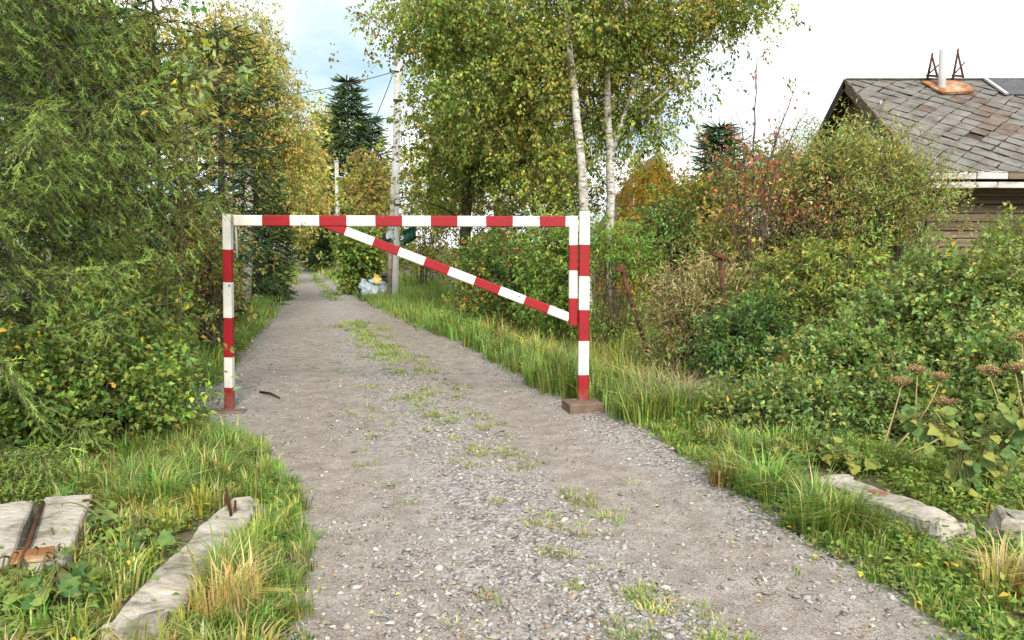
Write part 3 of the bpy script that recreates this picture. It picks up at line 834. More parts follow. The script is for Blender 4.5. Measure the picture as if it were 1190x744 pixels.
# ------------------------------------------------------------------ the red and white barrier
def mat_paint(name, c, dirt, chip=0.63):
    m, nt, b = new_mat(name)
    tc_ = nt.nodes.new('ShaderNodeTexCoord')
    n1 = nt.nodes.new('ShaderNodeTexNoise'); n1.inputs['Scale'].default_value = 7; n1.inputs['Detail'].default_value = 8
    r = nt.nodes.new('ShaderNodeValToRGB'); e = r.color_ramp.elements
    e[0].position = 0.35; e[0].color = (*c, 1); e[1].position = 0.8; e[1].color = (*dirt, 1)
    n2 = nt.nodes.new('ShaderNodeTexNoise'); n2.inputs['Scale'].default_value = 40; n2.inputs['Detail'].default_value = 4
    bp = nt.nodes.new('ShaderNodeBump'); bp.inputs['Strength'].default_value = 0.08; bp.inputs['Distance'].default_value = 0.01
    for n in (n1, n2): nt.links.new(tc_.outputs['Object'], n.inputs['Vector'])
    n3 = nt.nodes.new('ShaderNodeTexNoise'); n3.inputs['Scale'].default_value = 23; n3.inputs['Detail'].default_value = 5; n3.inputs['Roughness'].default_value = 0.7
    n4 = nt.nodes.new('ShaderNodeTexNoise'); n4.inputs['Scale'].default_value = 3.3
    ml = nt.nodes.new('ShaderNodeMath'); ml.operation = 'MULTIPLY'
    for n in (n3, n4): nt.links.new(tc_.outputs['Object'], n.inputs['Vector'])
    nt.links.new(n3.outputs['Fac'], ml.inputs[0]); nt.links.new(n4.outputs['Fac'], ml.inputs[1])
    rc = nt.nodes.new('ShaderNodeMapRange'); rc.inputs['From Min'].default_value = 0.41; rc.inputs['From Max'].default_value = 0.43
    nt.links.new(ml.outputs[0], rc.inputs['Value'])
    mxc = nt.nodes.new('ShaderNodeMixRGB'); mxc.inputs['Color2'].default_value = (0.15, 0.075, 0.045, 1)
    nt.links.new(n1.outputs['Fac'], r.inputs['Fac']); nt.links.new(r.outputs['Color'], mxc.inputs['Color1']); nt.links.new(rc.outputs[0], mxc.inputs['Fac'])
    # mud thrown up from the road onto the feet of the posts
    sp = nt.nodes.new('ShaderNodeSeparateXYZ'); nt.links.new(tc_.outputs['Object'], sp.inputs[0])
    mz = nt.nodes.new('ShaderNodeMapRange'); mz.inputs['From Min'].default_value = 0.42; mz.inputs['From Max'].default_value = 0.05; nt.links.new(sp.outputs['Z'], mz.inputs['Value'])
    mm = nt.nodes.new('ShaderNodeMath'); mm.operation = 'MULTIPLY'; nt.links.new(mz.outputs[0], mm.inputs[0]); nt.links.new(n3.outputs['Fac'], mm.inputs[1])
    ms = nt.nodes.new('ShaderNodeMapRange'); ms.inputs['From Min'].default_value = 0.25; ms.inputs['From Max'].default_value = 0.6; ms.inputs['To Max'].default_value = 0.7; nt.links.new(mm.outputs[0], ms.inputs['Value'])
    mud = nt.nodes.new('ShaderNodeMixRGB'); mud.inputs['Color2'].default_value = (0.22, 0.17, 0.13, 1)
    nt.links.new(ms.outputs[0], mud.inputs['Fac']); nt.links.new(mxc.outputs['Color'], mud.inputs['Color1']); nt.links.new(mud.outputs['Color'], b.inputs['Base Color'])
    nt.links.new(n2.outputs['Fac'], bp.inputs['Height']); nt.links.new(bp.outputs['Normal'], b.inputs['Normal'])
    b.inputs['Roughness'].default_value = 0.42; b.inputs['Specular IOR Level'].default_value = 0.4
    return m


M['white_paint'] = mat_paint('white_paint', (0.74, 0.73, 0.69), (0.60, 0.58, 0.52))
M['red_paint'] = mat_paint('red_paint', (0.33, 0.010, 0.018), (0.25, 0.012, 0.015))
M['brick_brown'] = mat_noise('brown_concrete', [(0.3, (0.13, 0.085, 0.06)), (0.7, (0.24, 0.175, 0.13))], 6, bump=0.5, bscale=50)


def striped_bar(name, a, b, w, d, cuts, first, parent, bev=0.008):
    """square tube from a to b, painted in bands; cuts are fractions along it. w across the picture, d in depth"""
    a, b = Vector(a), Vector(b); L = (b - a).length
    bm = bmesh.new()
    fr = [0.0] + list(cuts) + [1.0]
    hw, hd, c = w / 2, d / 2, bev
    prof = [(-hw + c, -hd), (hw - c, -hd), (hw, -hd + c), (hw, hd - c), (hw - c, hd), (-hw + c, hd), (-hw, hd - c), (-hw, -hd + c)]
    rings = []
    for f in fr:
        rings.append([bm.verts.new((p[0], p[1], f * L + 0.0015 * math.sin(i * 2.3 + f * 40))) for i, p in enumerate(prof)])
    for i in range(len(rings) - 1):
        for j in range(8):
            fc = bm.faces.new([rings[i][j], rings[i][(j + 1) % 8], rings[i + 1][(j + 1) % 8], rings[i + 1][j]])
            fc.material_index = (i + first) % 2
    f0 = bm.faces.new(rings[0][::-1]); f0.material_index = first % 2
    f1 = bm.faces.new(rings[-1]); f1.material_index = (len(rings) - 2 + first) % 2
    z = (b - a).normalized(); y = Vector((0, 1, 0)); x = y.cross(z).normalized(); y = z.cross(x)
    mt = Matrix((x, y, z)).transposed().to_4x4(); mt.translation = a
    bm.transform(mt)
    return obj(name, bm, [M['white_paint'], M['red_paint']], parent)


def frac(v0, v1, vals): return [(v - v0) / (v1 - v0) for v in vals]


def barrier():
    Yg = 7.80
    root = empty('barrier_gate', (0, 0, 0), 'red and white striped swing barrier with diagonal brace across the road', 'barrier')
    # closing post on the left
    a, b = at(266.5, 478, Yg + .02), at(264.5, 249, Yg + .02)
    a[2] = min(a[2], 0.0) - 0.15
    lp = striped_bar('closing_post', a, b, 0.083, 0.083, frac(at(265, 478, Yg)[2] - .15, b[2], [at(265, y, Yg)[2] for y in (450, 415, 369, 328, 290)]), 1, root)
    obj('latch_plate', box_bm(0.012, 0.05, 0.07, 0.003), M['white_paint'], root, at(270.6, 254, Yg) + [0.0, 0, 0])
    lk = MB(); p = at(274, 264, Yg - .02)
    tube(lk, [p, p + [0.002, 0, -.1], p + [0.004, 0, -.30]], [0.008, 0.012, 0.010], 6)
    lk.build('latch_strap', M['zinc'], root)
    # swinging frame: top beam, hinge stile, brace
    bl, br = at(273, 256.5, Yg), at(662, 257.8, Yg)
    striped_bar('top_beam', bl, br, 0.104, 0.08, frac(273, 662, [306, 338, 372, 403.5, 437, 468, 501, 532, 565, 596, 627, 657]), 0, root)
    s0, s1 = at(665.8, 377.5, Yg - .003), at(666.2, 251, Yg - .003)
    striped_bar('hinge_stile', s0, s1, 0.083, 0.087, frac(377.5, 251, [346, 314, 284.5]), 1, root)
    d0, d1 = at(378, 259.5, Yg + .004), at(661.5, 369, Yg + .004)
    striped_bar('diagonal_brace', d0, d1, 0.088, 0.07, frac(378, 661.5, [402, 434, 463, 493, 521, 551, 580, 609, 637]), 1, root)
    # hinge post on its footing
    p0, p1 = at(677.6, 467, Yg), at(679.2, 246, Yg)
    zt = 0.10
    p0[2] = zt - 0.01
    striped_bar('hinge_post', p0, p1, 0.103, 0.103, frac(p0[2], p1[2], [at(678, y, Yg)[2] for y in (435, 396, 360, 321, 284.5)]), 1, root)
    for py, mt in ((261, 'white_paint'), (368, 'red_paint')):
        hm = MB(); c = at(671.8, py, Yg)
        tube(hm, [c - [0, 0, .045], c + [0, 0, .045]], [0.014, 0.014], 8); tube(hm, [c - [0.012, 0, .05], c + [0.012, 0, -.05]], [0.016, 0.016], 8)
        hm.build('hinge', M[mt], root)
    # concrete footing, turned to the road
    bm = box_bm(0.345, 0.31, 0.17, 0.008); rough_bm(bm, 0.006, 2, 9, 3)
    f = obj('footing_block', bm, M['brick_brown'], root, (p0[0] - 0.01, Yg - 0.09, 0.016), (0, 0, 0.20))
    # rust-brown plate at the foot of the closing post
    bm = box_bm(0.34, 0.20, 0.03, 0.004); rough_bm(bm, 0.006, 4, 9, 2)
    obj('footing_plate', bm, M['brick_brown'], root, (a[0] + 0.04, Yg - 0.14, 0.0), (0, 0, 0.12))
    return root


barrier()

# ------------------------------------------------------------------ poles and wires
def poles():
    Y = 24.0
    root = empty('utility_pole', (col(459, Y), Y, 0), 'tall grey concrete utility pole standing behind the barrier brace', 'pole')
    t, b = at(463, 66, Y), at(457.5, 350, Y)
    b[2] = -0.2
    mb = MB()
    for pa, pb, w0, w1, d0, d1 in ((b, t, .30, .19, .24, .16),):
        ang = [(-.5, -.5), (.5, -.5), (.36, .5), (-.36, .5)]
        v = [[pa[0] + x * w0, pa[1] + y * d0, pa[2]] for x, y in ang] + [[pb[0] + x * w1, pb[1] + y * d1, pb[2]] for x, y in ang]
        f = [[0, 1, 5], [0, 5, 4], [1, 2, 6], [1, 6, 5], [2, 3, 7], [2, 7, 6], [3, 0, 4], [3, 4, 7], [4, 5, 6], [4, 6, 7]]
        mb.add(v, f)
    mb.build('shaft', M['pole_concrete'], root)
    mb = MB()
    q0, q1 = at(451.5, 350, Y - .2), at(457, 205, Y - .2); q0[2] = -0.2
    tube(mb, [q0, q1], [0.075, 0.07], 7); mb.build('stub_post', M['concrete'], root, smooth=True)
    for py in (117, 238):
        c = at(462.3 - (py - 117) * .017, py, Y - .02)
        bm = box_bm(0.245 if py < 200 else 0.285, 0.24, 0.05, .004)
        obj('band', bm, M['dark_wood'], root, c - np.array(root.location))
    br = MB(); c = at(459.5, 84, Y)
    tube(br, [c + [0.12, -.1, 0], c + [-0.15, -.12, 0.02]], [.02, .02], 5); tube(br, [c + [-.13, -.12, -.02], c + [-.13, -.12, .09]], [.03, .025], 6)
    br.build('insulator_bracket', M['dark_wood'], root)
    # box and rag on the pole
    obj('meter_box', box_bm(0.22, 0.14, 0.30, .01), M['dark_glass'], None, at(449, 277, Y - .3))
    bpy.data.objects['meter_box'].parent = None
    tag(bpy.data.objects['meter_box'], 'small black box fixed to the left of the concrete utility pole', 'box')
    bm = bmesh.new(); bmesh.ops.create_grid(bm, x_segments=5, y_segments=9, size=0.5)
    for v in bm.verts:
        v.co = Vector((v.co.x * .16 * (1.2 - v.co.y) + 0.02 * math.sin(v.co.y * 9), 0.04 * math.sin(v.co.x * 12 + v.co.y * 5), v.co.y * .5))
    bmesh.ops.solidify(bm, geom=bm.faces[:], thickness=0.006)
    tag(obj('plastic_rag', bm, M['bag_white'], None, at(453.5, 268, Y - .42), smooth=True), 'white plastic rag caught on the utility pole beneath the top beam', 'rag')
    # thin pale post farther off
    Y2 = 46.0
    p = at(391, 188, Y2)
    r2 = empty('pale_post', (p[0], Y2, 0), 'thin whitish post far off beside the road, left of the utility pole', 'pole')
    mb = MB(); tube(mb, [[p[0], Y2, -.2], [p[0], Y2, p[2]]], [0.13, 0.115], 10); mb.build('shaft', M['zinc'], r2, smooth=True)
    obj('cap', box_bm(0.27, 0.27, 0.06, .01), M['zinc'], r2, (0, 0, p[2] + .02))
    # cables
    def cable(name, label, A, B, sag, r=0.012):
        A, B = np.asarray(A), np.asarray(B); t = np.linspace(0, 1, 24)[:, None]
        pts = A * (1 - t) + B * t - np.array([0, 0, 1]) * sag * 4 * t * (1 - t)
        mb = MB(); tube(mb, pts, r, 5); tag(mb.build(name, M['felt']), label, 'cable')
    cable('overhead_cable', 'thin dark cable running left from the utility pole across the sky', at(456, 84, Y - .12), at(150, 108, 30), 0.5, 0.013)
    cable('service_cable', 'dark cable slanting down from the utility pole towards the pale post', at(456, 88, Y - .12), [p[0], Y2 - .1, p[2]], 0.9, 0.013)


M['bag_white'] = mat_noise('white_bag', [(0.35, (0.22, 0.30, 0.36)), (0.65, (0.46, 0.51, 0.54))], 5, bump=0.4, bscale=14, rough=0.35, spec=0.5)
M['bag_grey'] = mat_noise('grey_bag', [(0.35, (0.14, 0.20, 0.24)), (0.65, (0.33, 0.39, 0.42))], 5, bump=0.4, bscale=14, rough=0.35, spec=0.5)
M['bag_yellow'] = mat_noise('yellow_bag', [(0.3, (0.62, 0.36, 0.06)), (0.7, (0.75, 0.55, 0.2))], 5, bump=0.4, bscale=14, rough=0.4, spec=0.5)
M['bag_black'] = mat_noise('black_bag', [(0.3, (0.012, 0.012, 0.014)), (0.7, (0.03, 0.03, 0.035))], 5, bump=0.4, bscale=14, rough=0.3, spec=0.5)
poles()


def bag(label, mat, px, py, Y, r, seed, zs=0.85, xs=1.0):
    from mathutils import noise as mn
    p = at(px, py, Y)
    root = empty('rubbish_bag', (p[0], p[1], max(p[2] - r * zs, gz(p[0], p[1]))), label, 'bag', 'rubbish bags dumped by the pole')
    bm = bmesh.new(); bmesh.ops.create_icosphere(bm, subdivisions=3, radius=1)
    for v in bm.verts:
        n = mn.noise(v.co * 1.6 + Vector((seed, 0, 0))) * .30 + abs(mn.noise(v.co * 4.2 + Vector((0, seed, 0)))) * .22
        k = 1 + n - 0.25 * max(0, v.co.z - .4)
        v.co = Vector((v.co.x * k * r * xs, v.co.y * k * r, max(v.co.z * k, -0.75) * r * zs + 0.75 * r * zs))
    obj('sack', bm, M[mat], root)
    bm = bmesh.new(); bmesh.ops.create_cone(bm, segments=9, radius1=0.05, radius2=0.11, depth=0.14, cap_ends=True)
    rough_bm(bm, 0.03, seed, 14, 0)
    obj('knot', bm, M[mat], root, (0.05 * math.sin(seed), 0, r * zs * 1.75), (0.3 * math.sin(seed * 2), 0.3, 0))


bag('large pale blue-white rubbish bag at the front of the heap by the road', 'bag_white', 430, 336, 24.6, 0.27, 1.0, 0.95, 1.05)
bag('grey-blue rubbish bag slumped right of the white one', 'bag_grey', 443, 336, 24.9, 0.25, 2.0, 0.9, 1.15)
bag('yellow-orange rubbish bag lying on top of the heap', 'bag_yellow', 437.5, 325.5, 24.9, 0.15, 3.0, 0.9, 1.2)
bag('small black rubbish bag at the top right of the heap', 'bag_black', 447.5, 324.5, 25.1, 0.13, 4.0)
bag('small black rubbish bag at the foot of the heap, road side', 'bag_black', 421, 342, 24.6, 0.14, 5.0)
bag('pale torn rubbish bag at the upper left of the heap', 'bag_white', 423, 331, 25.1, 0.17, 6.0)

# ------------------------------------------------------------------ concrete lying about
def lying_post(label, A, B, w, h, seed, mat='concrete', rebar=0, name='concrete_post', zrot=0.0):
    A, B = np.asarray(A, float), np.asarray(B, float); mid = (A + B) / 2; L = np.linalg.norm(B - A)
    root = empty(name, (mid[0], mid[1], mid[2]), label, 'concrete post')
    bm = box_bm(L, w, h, 0.012)
    bmesh.ops.subdivide_edges(bm, edges=[e for e in bm.edges if e.calc_length() > L * .5], cuts=14)
    rough_bm(bm, 0.020, seed, 5, 1)
    from mathutils import noise as mn
    for v in bm.verts:                       # broken ends
        if abs(v.co.x) > L * 0.40: v.co += mn.noise_vector(v.co * 9 + Vector((seed, 0, 0))) * 0.06
    yaw = math.atan2(B[1] - A[1], B[0] - A[0]); pit = -math.asin((B[2] - A[2]) / L)
    body = obj('body', bm, M[mat], root, (0, 0, 0), (zrot, pit, yaw))
    rng = np.random.default_rng(seed)
    for i in range(rebar):
        mb = MB(); e = B - mid
        p = e + np.array([rng.uniform(-.05, .02), rng.uniform(-.12, .0), rng.uniform(0.04, 0.09)]) + (A - B) / L * 0.22 * i / max(1, rebar)
        q = p + np.array([rng.normal(0, .012), rng.normal(-.04, .012), rng.uniform(.11, .20)])
        tube(mb, [p, (p + q) / 2 + rng.normal(0, .008, 3), q], [0.008, 0.008, 0.007], 6)
        mb.build('rebar', M['rust'], root, origin=(0, 0, 0), smooth=True)
    return root


lying_post('broken concrete post lying in the grass along the left road edge', at(150, 765, 3.0), at(284, 603, 4.66), 0.23, 0.22, 3, rebar=5)
rp = lying_post('fallen concrete post with red paint mark in the right verge', at(962, 571, 5.1), at(1112, 630, 4.0), 0.21, 0.19, 7)
bm = box_bm(0.13, 0.10, 0.02, 0.004); rough_bm(bm, 0.006, 3, 12, 3)
_body = [o for o in rp.children if o.name.startswith('body')][0]
obj('paint_mark', bm, M['red_paint'], _body, (-0.10, 0.045, 0.089))
lying_post('pale concrete lump lying right of the fallen post at the frame edge', at(1155, 620, 4.15), at(1270, 634, 4.05), 0.24, 0.22, 9, name='concrete_lump')


def slab(label, corners, th, seed):
    cs = [np.asarray(c, float) for c in corners]; ctr = sum(cs) / 4
    root = empty('concrete_slab', ctr - [0, 0, th], label, 'slab', 'slabs by the left edge')
    bm = poly_prism([c - root.location[:] for c in cs], [c - root.location[:] - np.array([0, 0, th]) for c in cs])
    bmesh.ops.bevel(bm, geom=bm.edges[:], offset=0.01, segments=1, affect='EDGES')
    rough_bm(bm, 0.010, seed, 6, 5)
    obj('body', bm, M['concrete'], root)
    return root


def gp(px, py, z): return on_ground(px, py, z)


slab('pale concrete slab at the far left edge, left of the rusty gap', [gp(-70, 592, .17), gp(40, 580, .19), gp(12, 654, .15), gp(-90, 668, .14)], 0.12, 2)
slab('grey concrete slab right of the rusty gap, beside the weeds', [gp(52, 577, .20), gp(108, 574, .20), gp(70, 664, .15), gp(22, 660, .16)], 0.12, 6)
rm = MB(); tube(rm, [gp(20, 662, .17), gp(34, 630, .19), gp(50, 584, .21)], [0.011, 0.013, 0.011], 6)
tag(rm.build('rusty_bar', M['rust'], smooth=True), 'rusty iron bar lying in the gap between the two slabs', 'bar')
bm = box_bm(0.17, 0.14, 0.012, .003); rough_bm(bm, 0.008, 5, 10, 3)
tag(obj('rust_plate', bm, M['flashing'], None, gp(38, 646, .175), (0.05, 0.03, .5)), 'flat rust-red metal scrap at the lower end of the slab gap', 'scrap')

# stick on the road behind the closing post
mb = MB(); a = on_ground(302, 457); b = on_ground(325, 464)
tube(mb, [a + [0, 0, .015], (a + b) / 2 + [0, .01, .03], b + [0, 0, .015]], [0.012, 0.014, 0.009], 6, (0.05, .035, .025))
tag(mb.build('fallen_stick', M['twig'], smooth=True), 'short dark stick lying on the road right of the left post', 'stick')

# ------------------------------------------------------------------ old mesh fence with leaning rusty posts
def fence():
    Y = 9.6
    def post(label, tp, bt, arm, seed):
        root = empty('rusty_post', (bt[0], bt[1], 0), label, 'post', 'leaning rusty fence posts')
        mb = MB(); bt = np.array(bt); bt[2] = -0.15
        tube(mb, [bt, tp], [0.024, 0.026], 8); mb.build('shaft', M['rust'], root, smooth=True)
        bm = box_bm(*arm, .006); rough_bm(bm, .006, seed, 12, 2)
        obj('head_plate', bm, M['rust'], root, np.array(tp) - np.array(root.location) + np.array([-.02, -.03, 0]), (0, 0.35, 0))
        return root
    post('rusty post leaning left with a bracket at its head', at(722, 312, Y), at(768, 392, Y), (0.11, 0.07, 0.08), 2)
    post('rusty leaning post with a short crosspiece among the shrubs', at(836, 297, 8.9), at(856, 352, 8.9), (0.20, 0.04, 0.045), 5)
    root = empty('wire_fence', (col(760, Y), Y, 0), 'rusty wire mesh sagging between the leaning posts', 'fence')
    rng = np.random.default_rng(3)
    # brown torn mesh sheet hanging left of the first post, and upright wires to its right
    A, B = at(690, 288, Y + .1), at(728, 350, Y + .1)
    k = 0
    mb = MB()
    def sheet(a_, b_):
        top = A * (1 - a_) + B * a_; bot = at(690 + 40 * a_, 372 + 16 * a_, Y)
        return top * (1 - b_) + bot * b_
    for i in range(-12, 17):
        for sg in (1, -1):
            pts = [sheet(a_, b_) for b_ in np.linspace(0, 1, 9) for a_ in [i / 16 + (b_ if sg > 0 else 0.75 - b_) * 0.75] if 0 <= a_ <= 1]
            for p, q in zip(pts[:-1], pts[1:]): sticks(mb, p[None], q[None] + rng.normal(0, .004, 3), 0.0022, 0.0022, BROWN)
    mb.build('torn_mesh', M['rust'], root)
    for i in range(15):
        w = MB(); x = 768 + i * 5.6
        tube(w, [at(x, 305 + rng.uniform(-4, 8) + 0.35 * i, Y - .3), at(x + 2 + rng.normal(0, .8), 345, Y - .3), at(x + 3, 400, Y - .3)], 0.0013, 4, cap=False)
        w.build('wire', M['wire'], root)


M['wire'] = mat_noise('old_wire', [(0.3, (0.16, 0.14, 0.11)), (0.7, (0.32, 0.29, 0.22))], 8, bump=0)
fence()
# green tarpaulin behind the pole
bm = bmesh.new(); bmesh.ops.create_grid(bm, x_segments=10, y_segments=6, size=0.5)
for v in bm.verts: v.co = Vector((v.co.x * 0.42, 0.06 * math.sin(v.co.x * 9) + 0.04 * math.sin(v.co.y * 8), v.co.y * .45 + v.co.x * .22))
bmesh.ops.solidify(bm, geom=bm.faces[:], thickness=0.01)
M['green_tarp'] = mat_noise('green_tarp', [(0.3, (0.012, 0.06, 0.04)), (0.7, (0.022, 0.09, 0.055))], 4, bump=0.2, rough=0.5)
tag(obj('green_tarpaulin', bm, M['green_tarp'], None, at(476, 273, 25.0), smooth=True), 'dark green tarpaulin scrap hung behind the utility pole', 'tarpaulin')

# ------------------------------------------------------------------ trees and shrubs
def lobe(px, py, Y, rpx, rpy, ry=None, w=None):
    c = at(px, py, Y); rx, rz = rpx / F * Y, rpy / F * Y
    if ry is None: ry = rx * 0.9
    return (c[0], c[1], c[2], rx, ry, rz, w if w is not None else rx * ry * rz)


def gbase(px, Y): x = col(px, Y); return (x, Y, gz(x, Y))


BIRCH = [(4, (0.11, .15, .035)), (4, (0.145, 0.175, 0.04)), (3, (.17, .175, .05)), (0.8, (.27, .23, .05)), (0.25, GOLD), (.4, G_DARK)]
BIRCH_Y = [(3, (0.25, 0.22, 0.075)), (3, (0.18, .17, .055)), (3, (0.29, 0.24, 0.09)), (1, YEL), (1, G_MID)]
HEDGE = [(4, G_MID), (3, G_LIGHT), (2, G_DARK), (0.4, YEL)]
OLIVES = [(4, OLIVE), (3, (0.16, 0.16, 0.045)), (2, G_MID), (1, YEL), (0.7, BROWN)]
WILLOW = [(4, PALE), (3, (0.17, 0.20, 0.065)), (2, (.18, .18, .06)), (0.8, YEL), (0.35, (0.30, 0.12, 0.06))]
RASP = [(4, (0.105, 0.15, 0.05)), (3, (0.145, 0.19, 0.062)), (1.6, (0.068, 0.108, 0.038)), (1, (.155, .16, .05)), (0.25, YEL)]

# --- left side
def w_odd(z): return int(z * 40) % 2 == 0


conifer('spruce_tree', 'large near spruce with drooping light green sprays, left of the barrier', gbase(-25, 6.6), 7.6, 2.5, 21, SPRUCE,
        nwhorl=18, per_whorl=9, z0=0.5, sprig=0.125, step=0.06, nn=15, droop=0.34, hang=0.95, ztop_dense=4.0, sec_step=0.058, sec_max=0.42, jit=0.12, trunk_r=0.13, power=0.7,
        nl=0.24, nw=0.042, core=0.028, skip=lambda az, z: math.sin(az) > 0.5 and z > 1.2 or math.cos(az) < -0.3 or z > 4.6 and (w_odd(z)),
        keep=lambda P: (P[:, 0] < np.where(P[:, 1] > 6.9, -3.05, -2.42) - 0.35 * sstep(1.9, 1.3, P[:, 2])) & (P[:, 1] > 4.3))
conifer('spruce_tree', 'dark spruce added as backdrop for the shaded inside of the near spruce', gbase(70, 9.0), 7.0, 2.1, 26, SPRUCE_D,  # added tree: its dark needles stand in for shade inside the near spruce
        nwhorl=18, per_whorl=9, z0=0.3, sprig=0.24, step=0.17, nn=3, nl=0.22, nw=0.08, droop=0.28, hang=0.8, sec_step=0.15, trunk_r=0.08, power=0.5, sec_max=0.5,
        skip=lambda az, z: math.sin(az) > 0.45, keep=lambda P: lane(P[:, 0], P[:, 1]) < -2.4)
conifer('spruce_tree', 'spruce at the left frame edge whose branch tips reach into view', gbase(-170, 5.4), 6.0, 1.85, 22, SPRUCE,
        nwhorl=10, per_whorl=8, z0=0.6, sprig=0.125, step=0.065, nn=16, nl=0.24, nw=0.042, core=0.028, sec_max=0.36, jit=0.1, droop=0.22, hang=0.7, ztop_dense=3.6, sec_step=0.11, trunk_r=0.11,
        skip=lambda az, z: math.cos(az) < 0.1 or math.sin(az) < -0.75)
conifer('spruce_tree', 'yellowing spruce with hanging ochre sprays behind the left post', gbase(190, 9.6), 5.3, 1.45, 23, SPRUCE_Y,
        nwhorl=17, per_whorl=9, z0=0.3, sprig=0.14, step=0.08, nn=5, nl=0.2, nw=0.06, core=0.05, sec_max=0.5, jit=0.1, skip=lambda az, z: math.sin(az) > 0.6 or z > 5.6, droop=0.34, hang=1.1, keep=lambda P: lane(P[:, 0], P[:, 1]) < -2.35 + 0.6 * sstep(1.0, 2.0, P[:, 2]), ztop_dense=4.4, sec_step=0.12, trunk_r=0.05, tip_light=1.25, power=0.6)
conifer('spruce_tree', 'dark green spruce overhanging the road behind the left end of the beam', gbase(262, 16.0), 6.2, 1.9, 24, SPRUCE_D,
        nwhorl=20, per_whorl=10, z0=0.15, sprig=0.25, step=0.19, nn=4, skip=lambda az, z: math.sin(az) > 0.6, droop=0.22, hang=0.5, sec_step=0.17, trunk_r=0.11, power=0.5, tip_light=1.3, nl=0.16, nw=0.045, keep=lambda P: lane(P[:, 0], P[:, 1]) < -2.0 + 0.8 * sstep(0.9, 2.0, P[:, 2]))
conifer('spruce_tree', 'second dark spruce farther along the left side of the road', gbase(300, 24.0), 5.6, 1.9, 25, SPRUCE_D,
        nwhorl=16, per_whorl=8, z0=0.15, sprig=0.34, step=0.24, nn=4, droop=0.22, hang=0.5, sec_step=0.2, trunk_r=0.11, power=0.55, tip_light=1.3, keep=lambda P: lane(P[:, 0], P[:, 1]) < -1.1)
bushy('weeping_birch', 'tall yellow-green birch rising behind the dark spruce on the left', 'tree', gbase(285, 21),
      [lobe(285, 80, 21, 45, 85, 1.3), lobe(315, 140, 21, 45, 75, 1.2), lobe(252, 105, 21, 50, 100, 1.4), lobe(340, 215, 21, 24, 60, 0.7)],
      140, 20, 14, 0.08, BIRCH_Y, 31, trunk=[(*gbase(285, 21), .13), (*at(292, 150, 21), .10), (*at(288, 60, 21), .05), (*at(284, 5, 21), .015)], trunk_mat='birch_bark',
      sig=0.32, twig_len=0.6, droop=0.75, narrow=0.6, limb_r=0.025, clump_var=0.16)
bushy('alder_tree', 'broadleaved tree showing between the near spruces at the upper left', 'tree', gbase(60, 10.5),
      [lobe(20, 30, 10.5, 150, 120, 1.0), lobe(110, 130, 10.5, 90, 120, 0.8), lobe(165, 75, 10.5, 40, 50, .6)],
      90, 16, 14, 0.085, [(3, G_LIGHT), (3, OLIVE), (2, G_MID), (0.6, (0.30, 0.17, 0.05))], 32, trunk=[(*gbase(60, 10.5), .09), (*at(70, 200, 10.5), .07), (*at(60, -60, 10.5), .03)],
      sig=0.33, twig_len=0.4, narrow=0.62)
bushy('hedge_tree', 'dense dark hedge tree far behind the near spruce at the left edge', 'tree', gbase(40, 14),
      [lobe(20, 230, 14, 130, 110, .8), lobe(140, 250, 14, 100, 90, .8), lobe(-80, 200, 14, 120, 130, .8), lobe(80, 120, 14, 150, 110, .8)],
      110, 12, 11, 0.12, HEDGE, 37, trunk=[(*gbase(40, 14), .1), (*at(40, 100, 14), .05)], sig=0.4, twig_len=0.4, narrow=0.6)
bushy('leafy_shrub', 'rounded green shrub growing under the near spruce at the lower left', 'shrub', gbase(90, 5.9),
      [lobe(60, 490, 5.8, 85, 85, .45), lobe(150, 470, 6.1, 60, 75, .4), lobe(20, 430, 5.7, 60, 80, .35), lobe(120, 400, 6.2, 70, 70, .35)],
      75, 14, 12, 0.055, HEDGE, 33, sig=0.16, twig_len=0.22, narrow=0.62, limb_r=0.012, droop=0.15)
bushy('leafy_shrub', 'olive shrub between the near spruce and the left post', 'shrub', gbase(195, 7.4),
      [lobe(150, 450, 7.0, 45, 55, .35), lobe(165, 385, 7.6, 45, 80, .35), lobe(140, 340, 7.6, 50, 80, .35)],
      60, 14, 12, 0.06, [(3, G_MID), (3, OLIVE), (2, G_LIGHT), (0.5, DRY)], 34, sig=0.2, twig_len=0.26, narrow=0.55, limb_r=0.012)
bushy('berry_shrub', 'broad-leaved branch with dark berries among the spruce tips', 'shrub', gbase(190, 7.0),
      [lobe(220, 85, 6.6, 30, 24, .25), lobe(205, 140, 6.6, 22, 22, .25)],
      6, 8, 7, 0.085, [(3, (0.12, 0.18, 0.07)), (1, G_LIGHT), (.5, YEL)], 35, sig=0.14, twig_len=0.2, narrow=0.45, limb_r=0.005, droop=0.0)
bushy('roadside_shrub', 'brownish twiggy shrub behind the left barrier post', 'shrub', gbase(245, 11),
      [lobe(238, 310, 11.4, 40, 60, .5), lobe(232, 270, 11.6, 40, 60, .5)], 45, 14, 10, 0.065, [(3, OLIVE), (2, BROWN), (2, G_MID), (.5, DRY)], 36, sig=0.24, twig_len=0.3, limb_r=0.012)
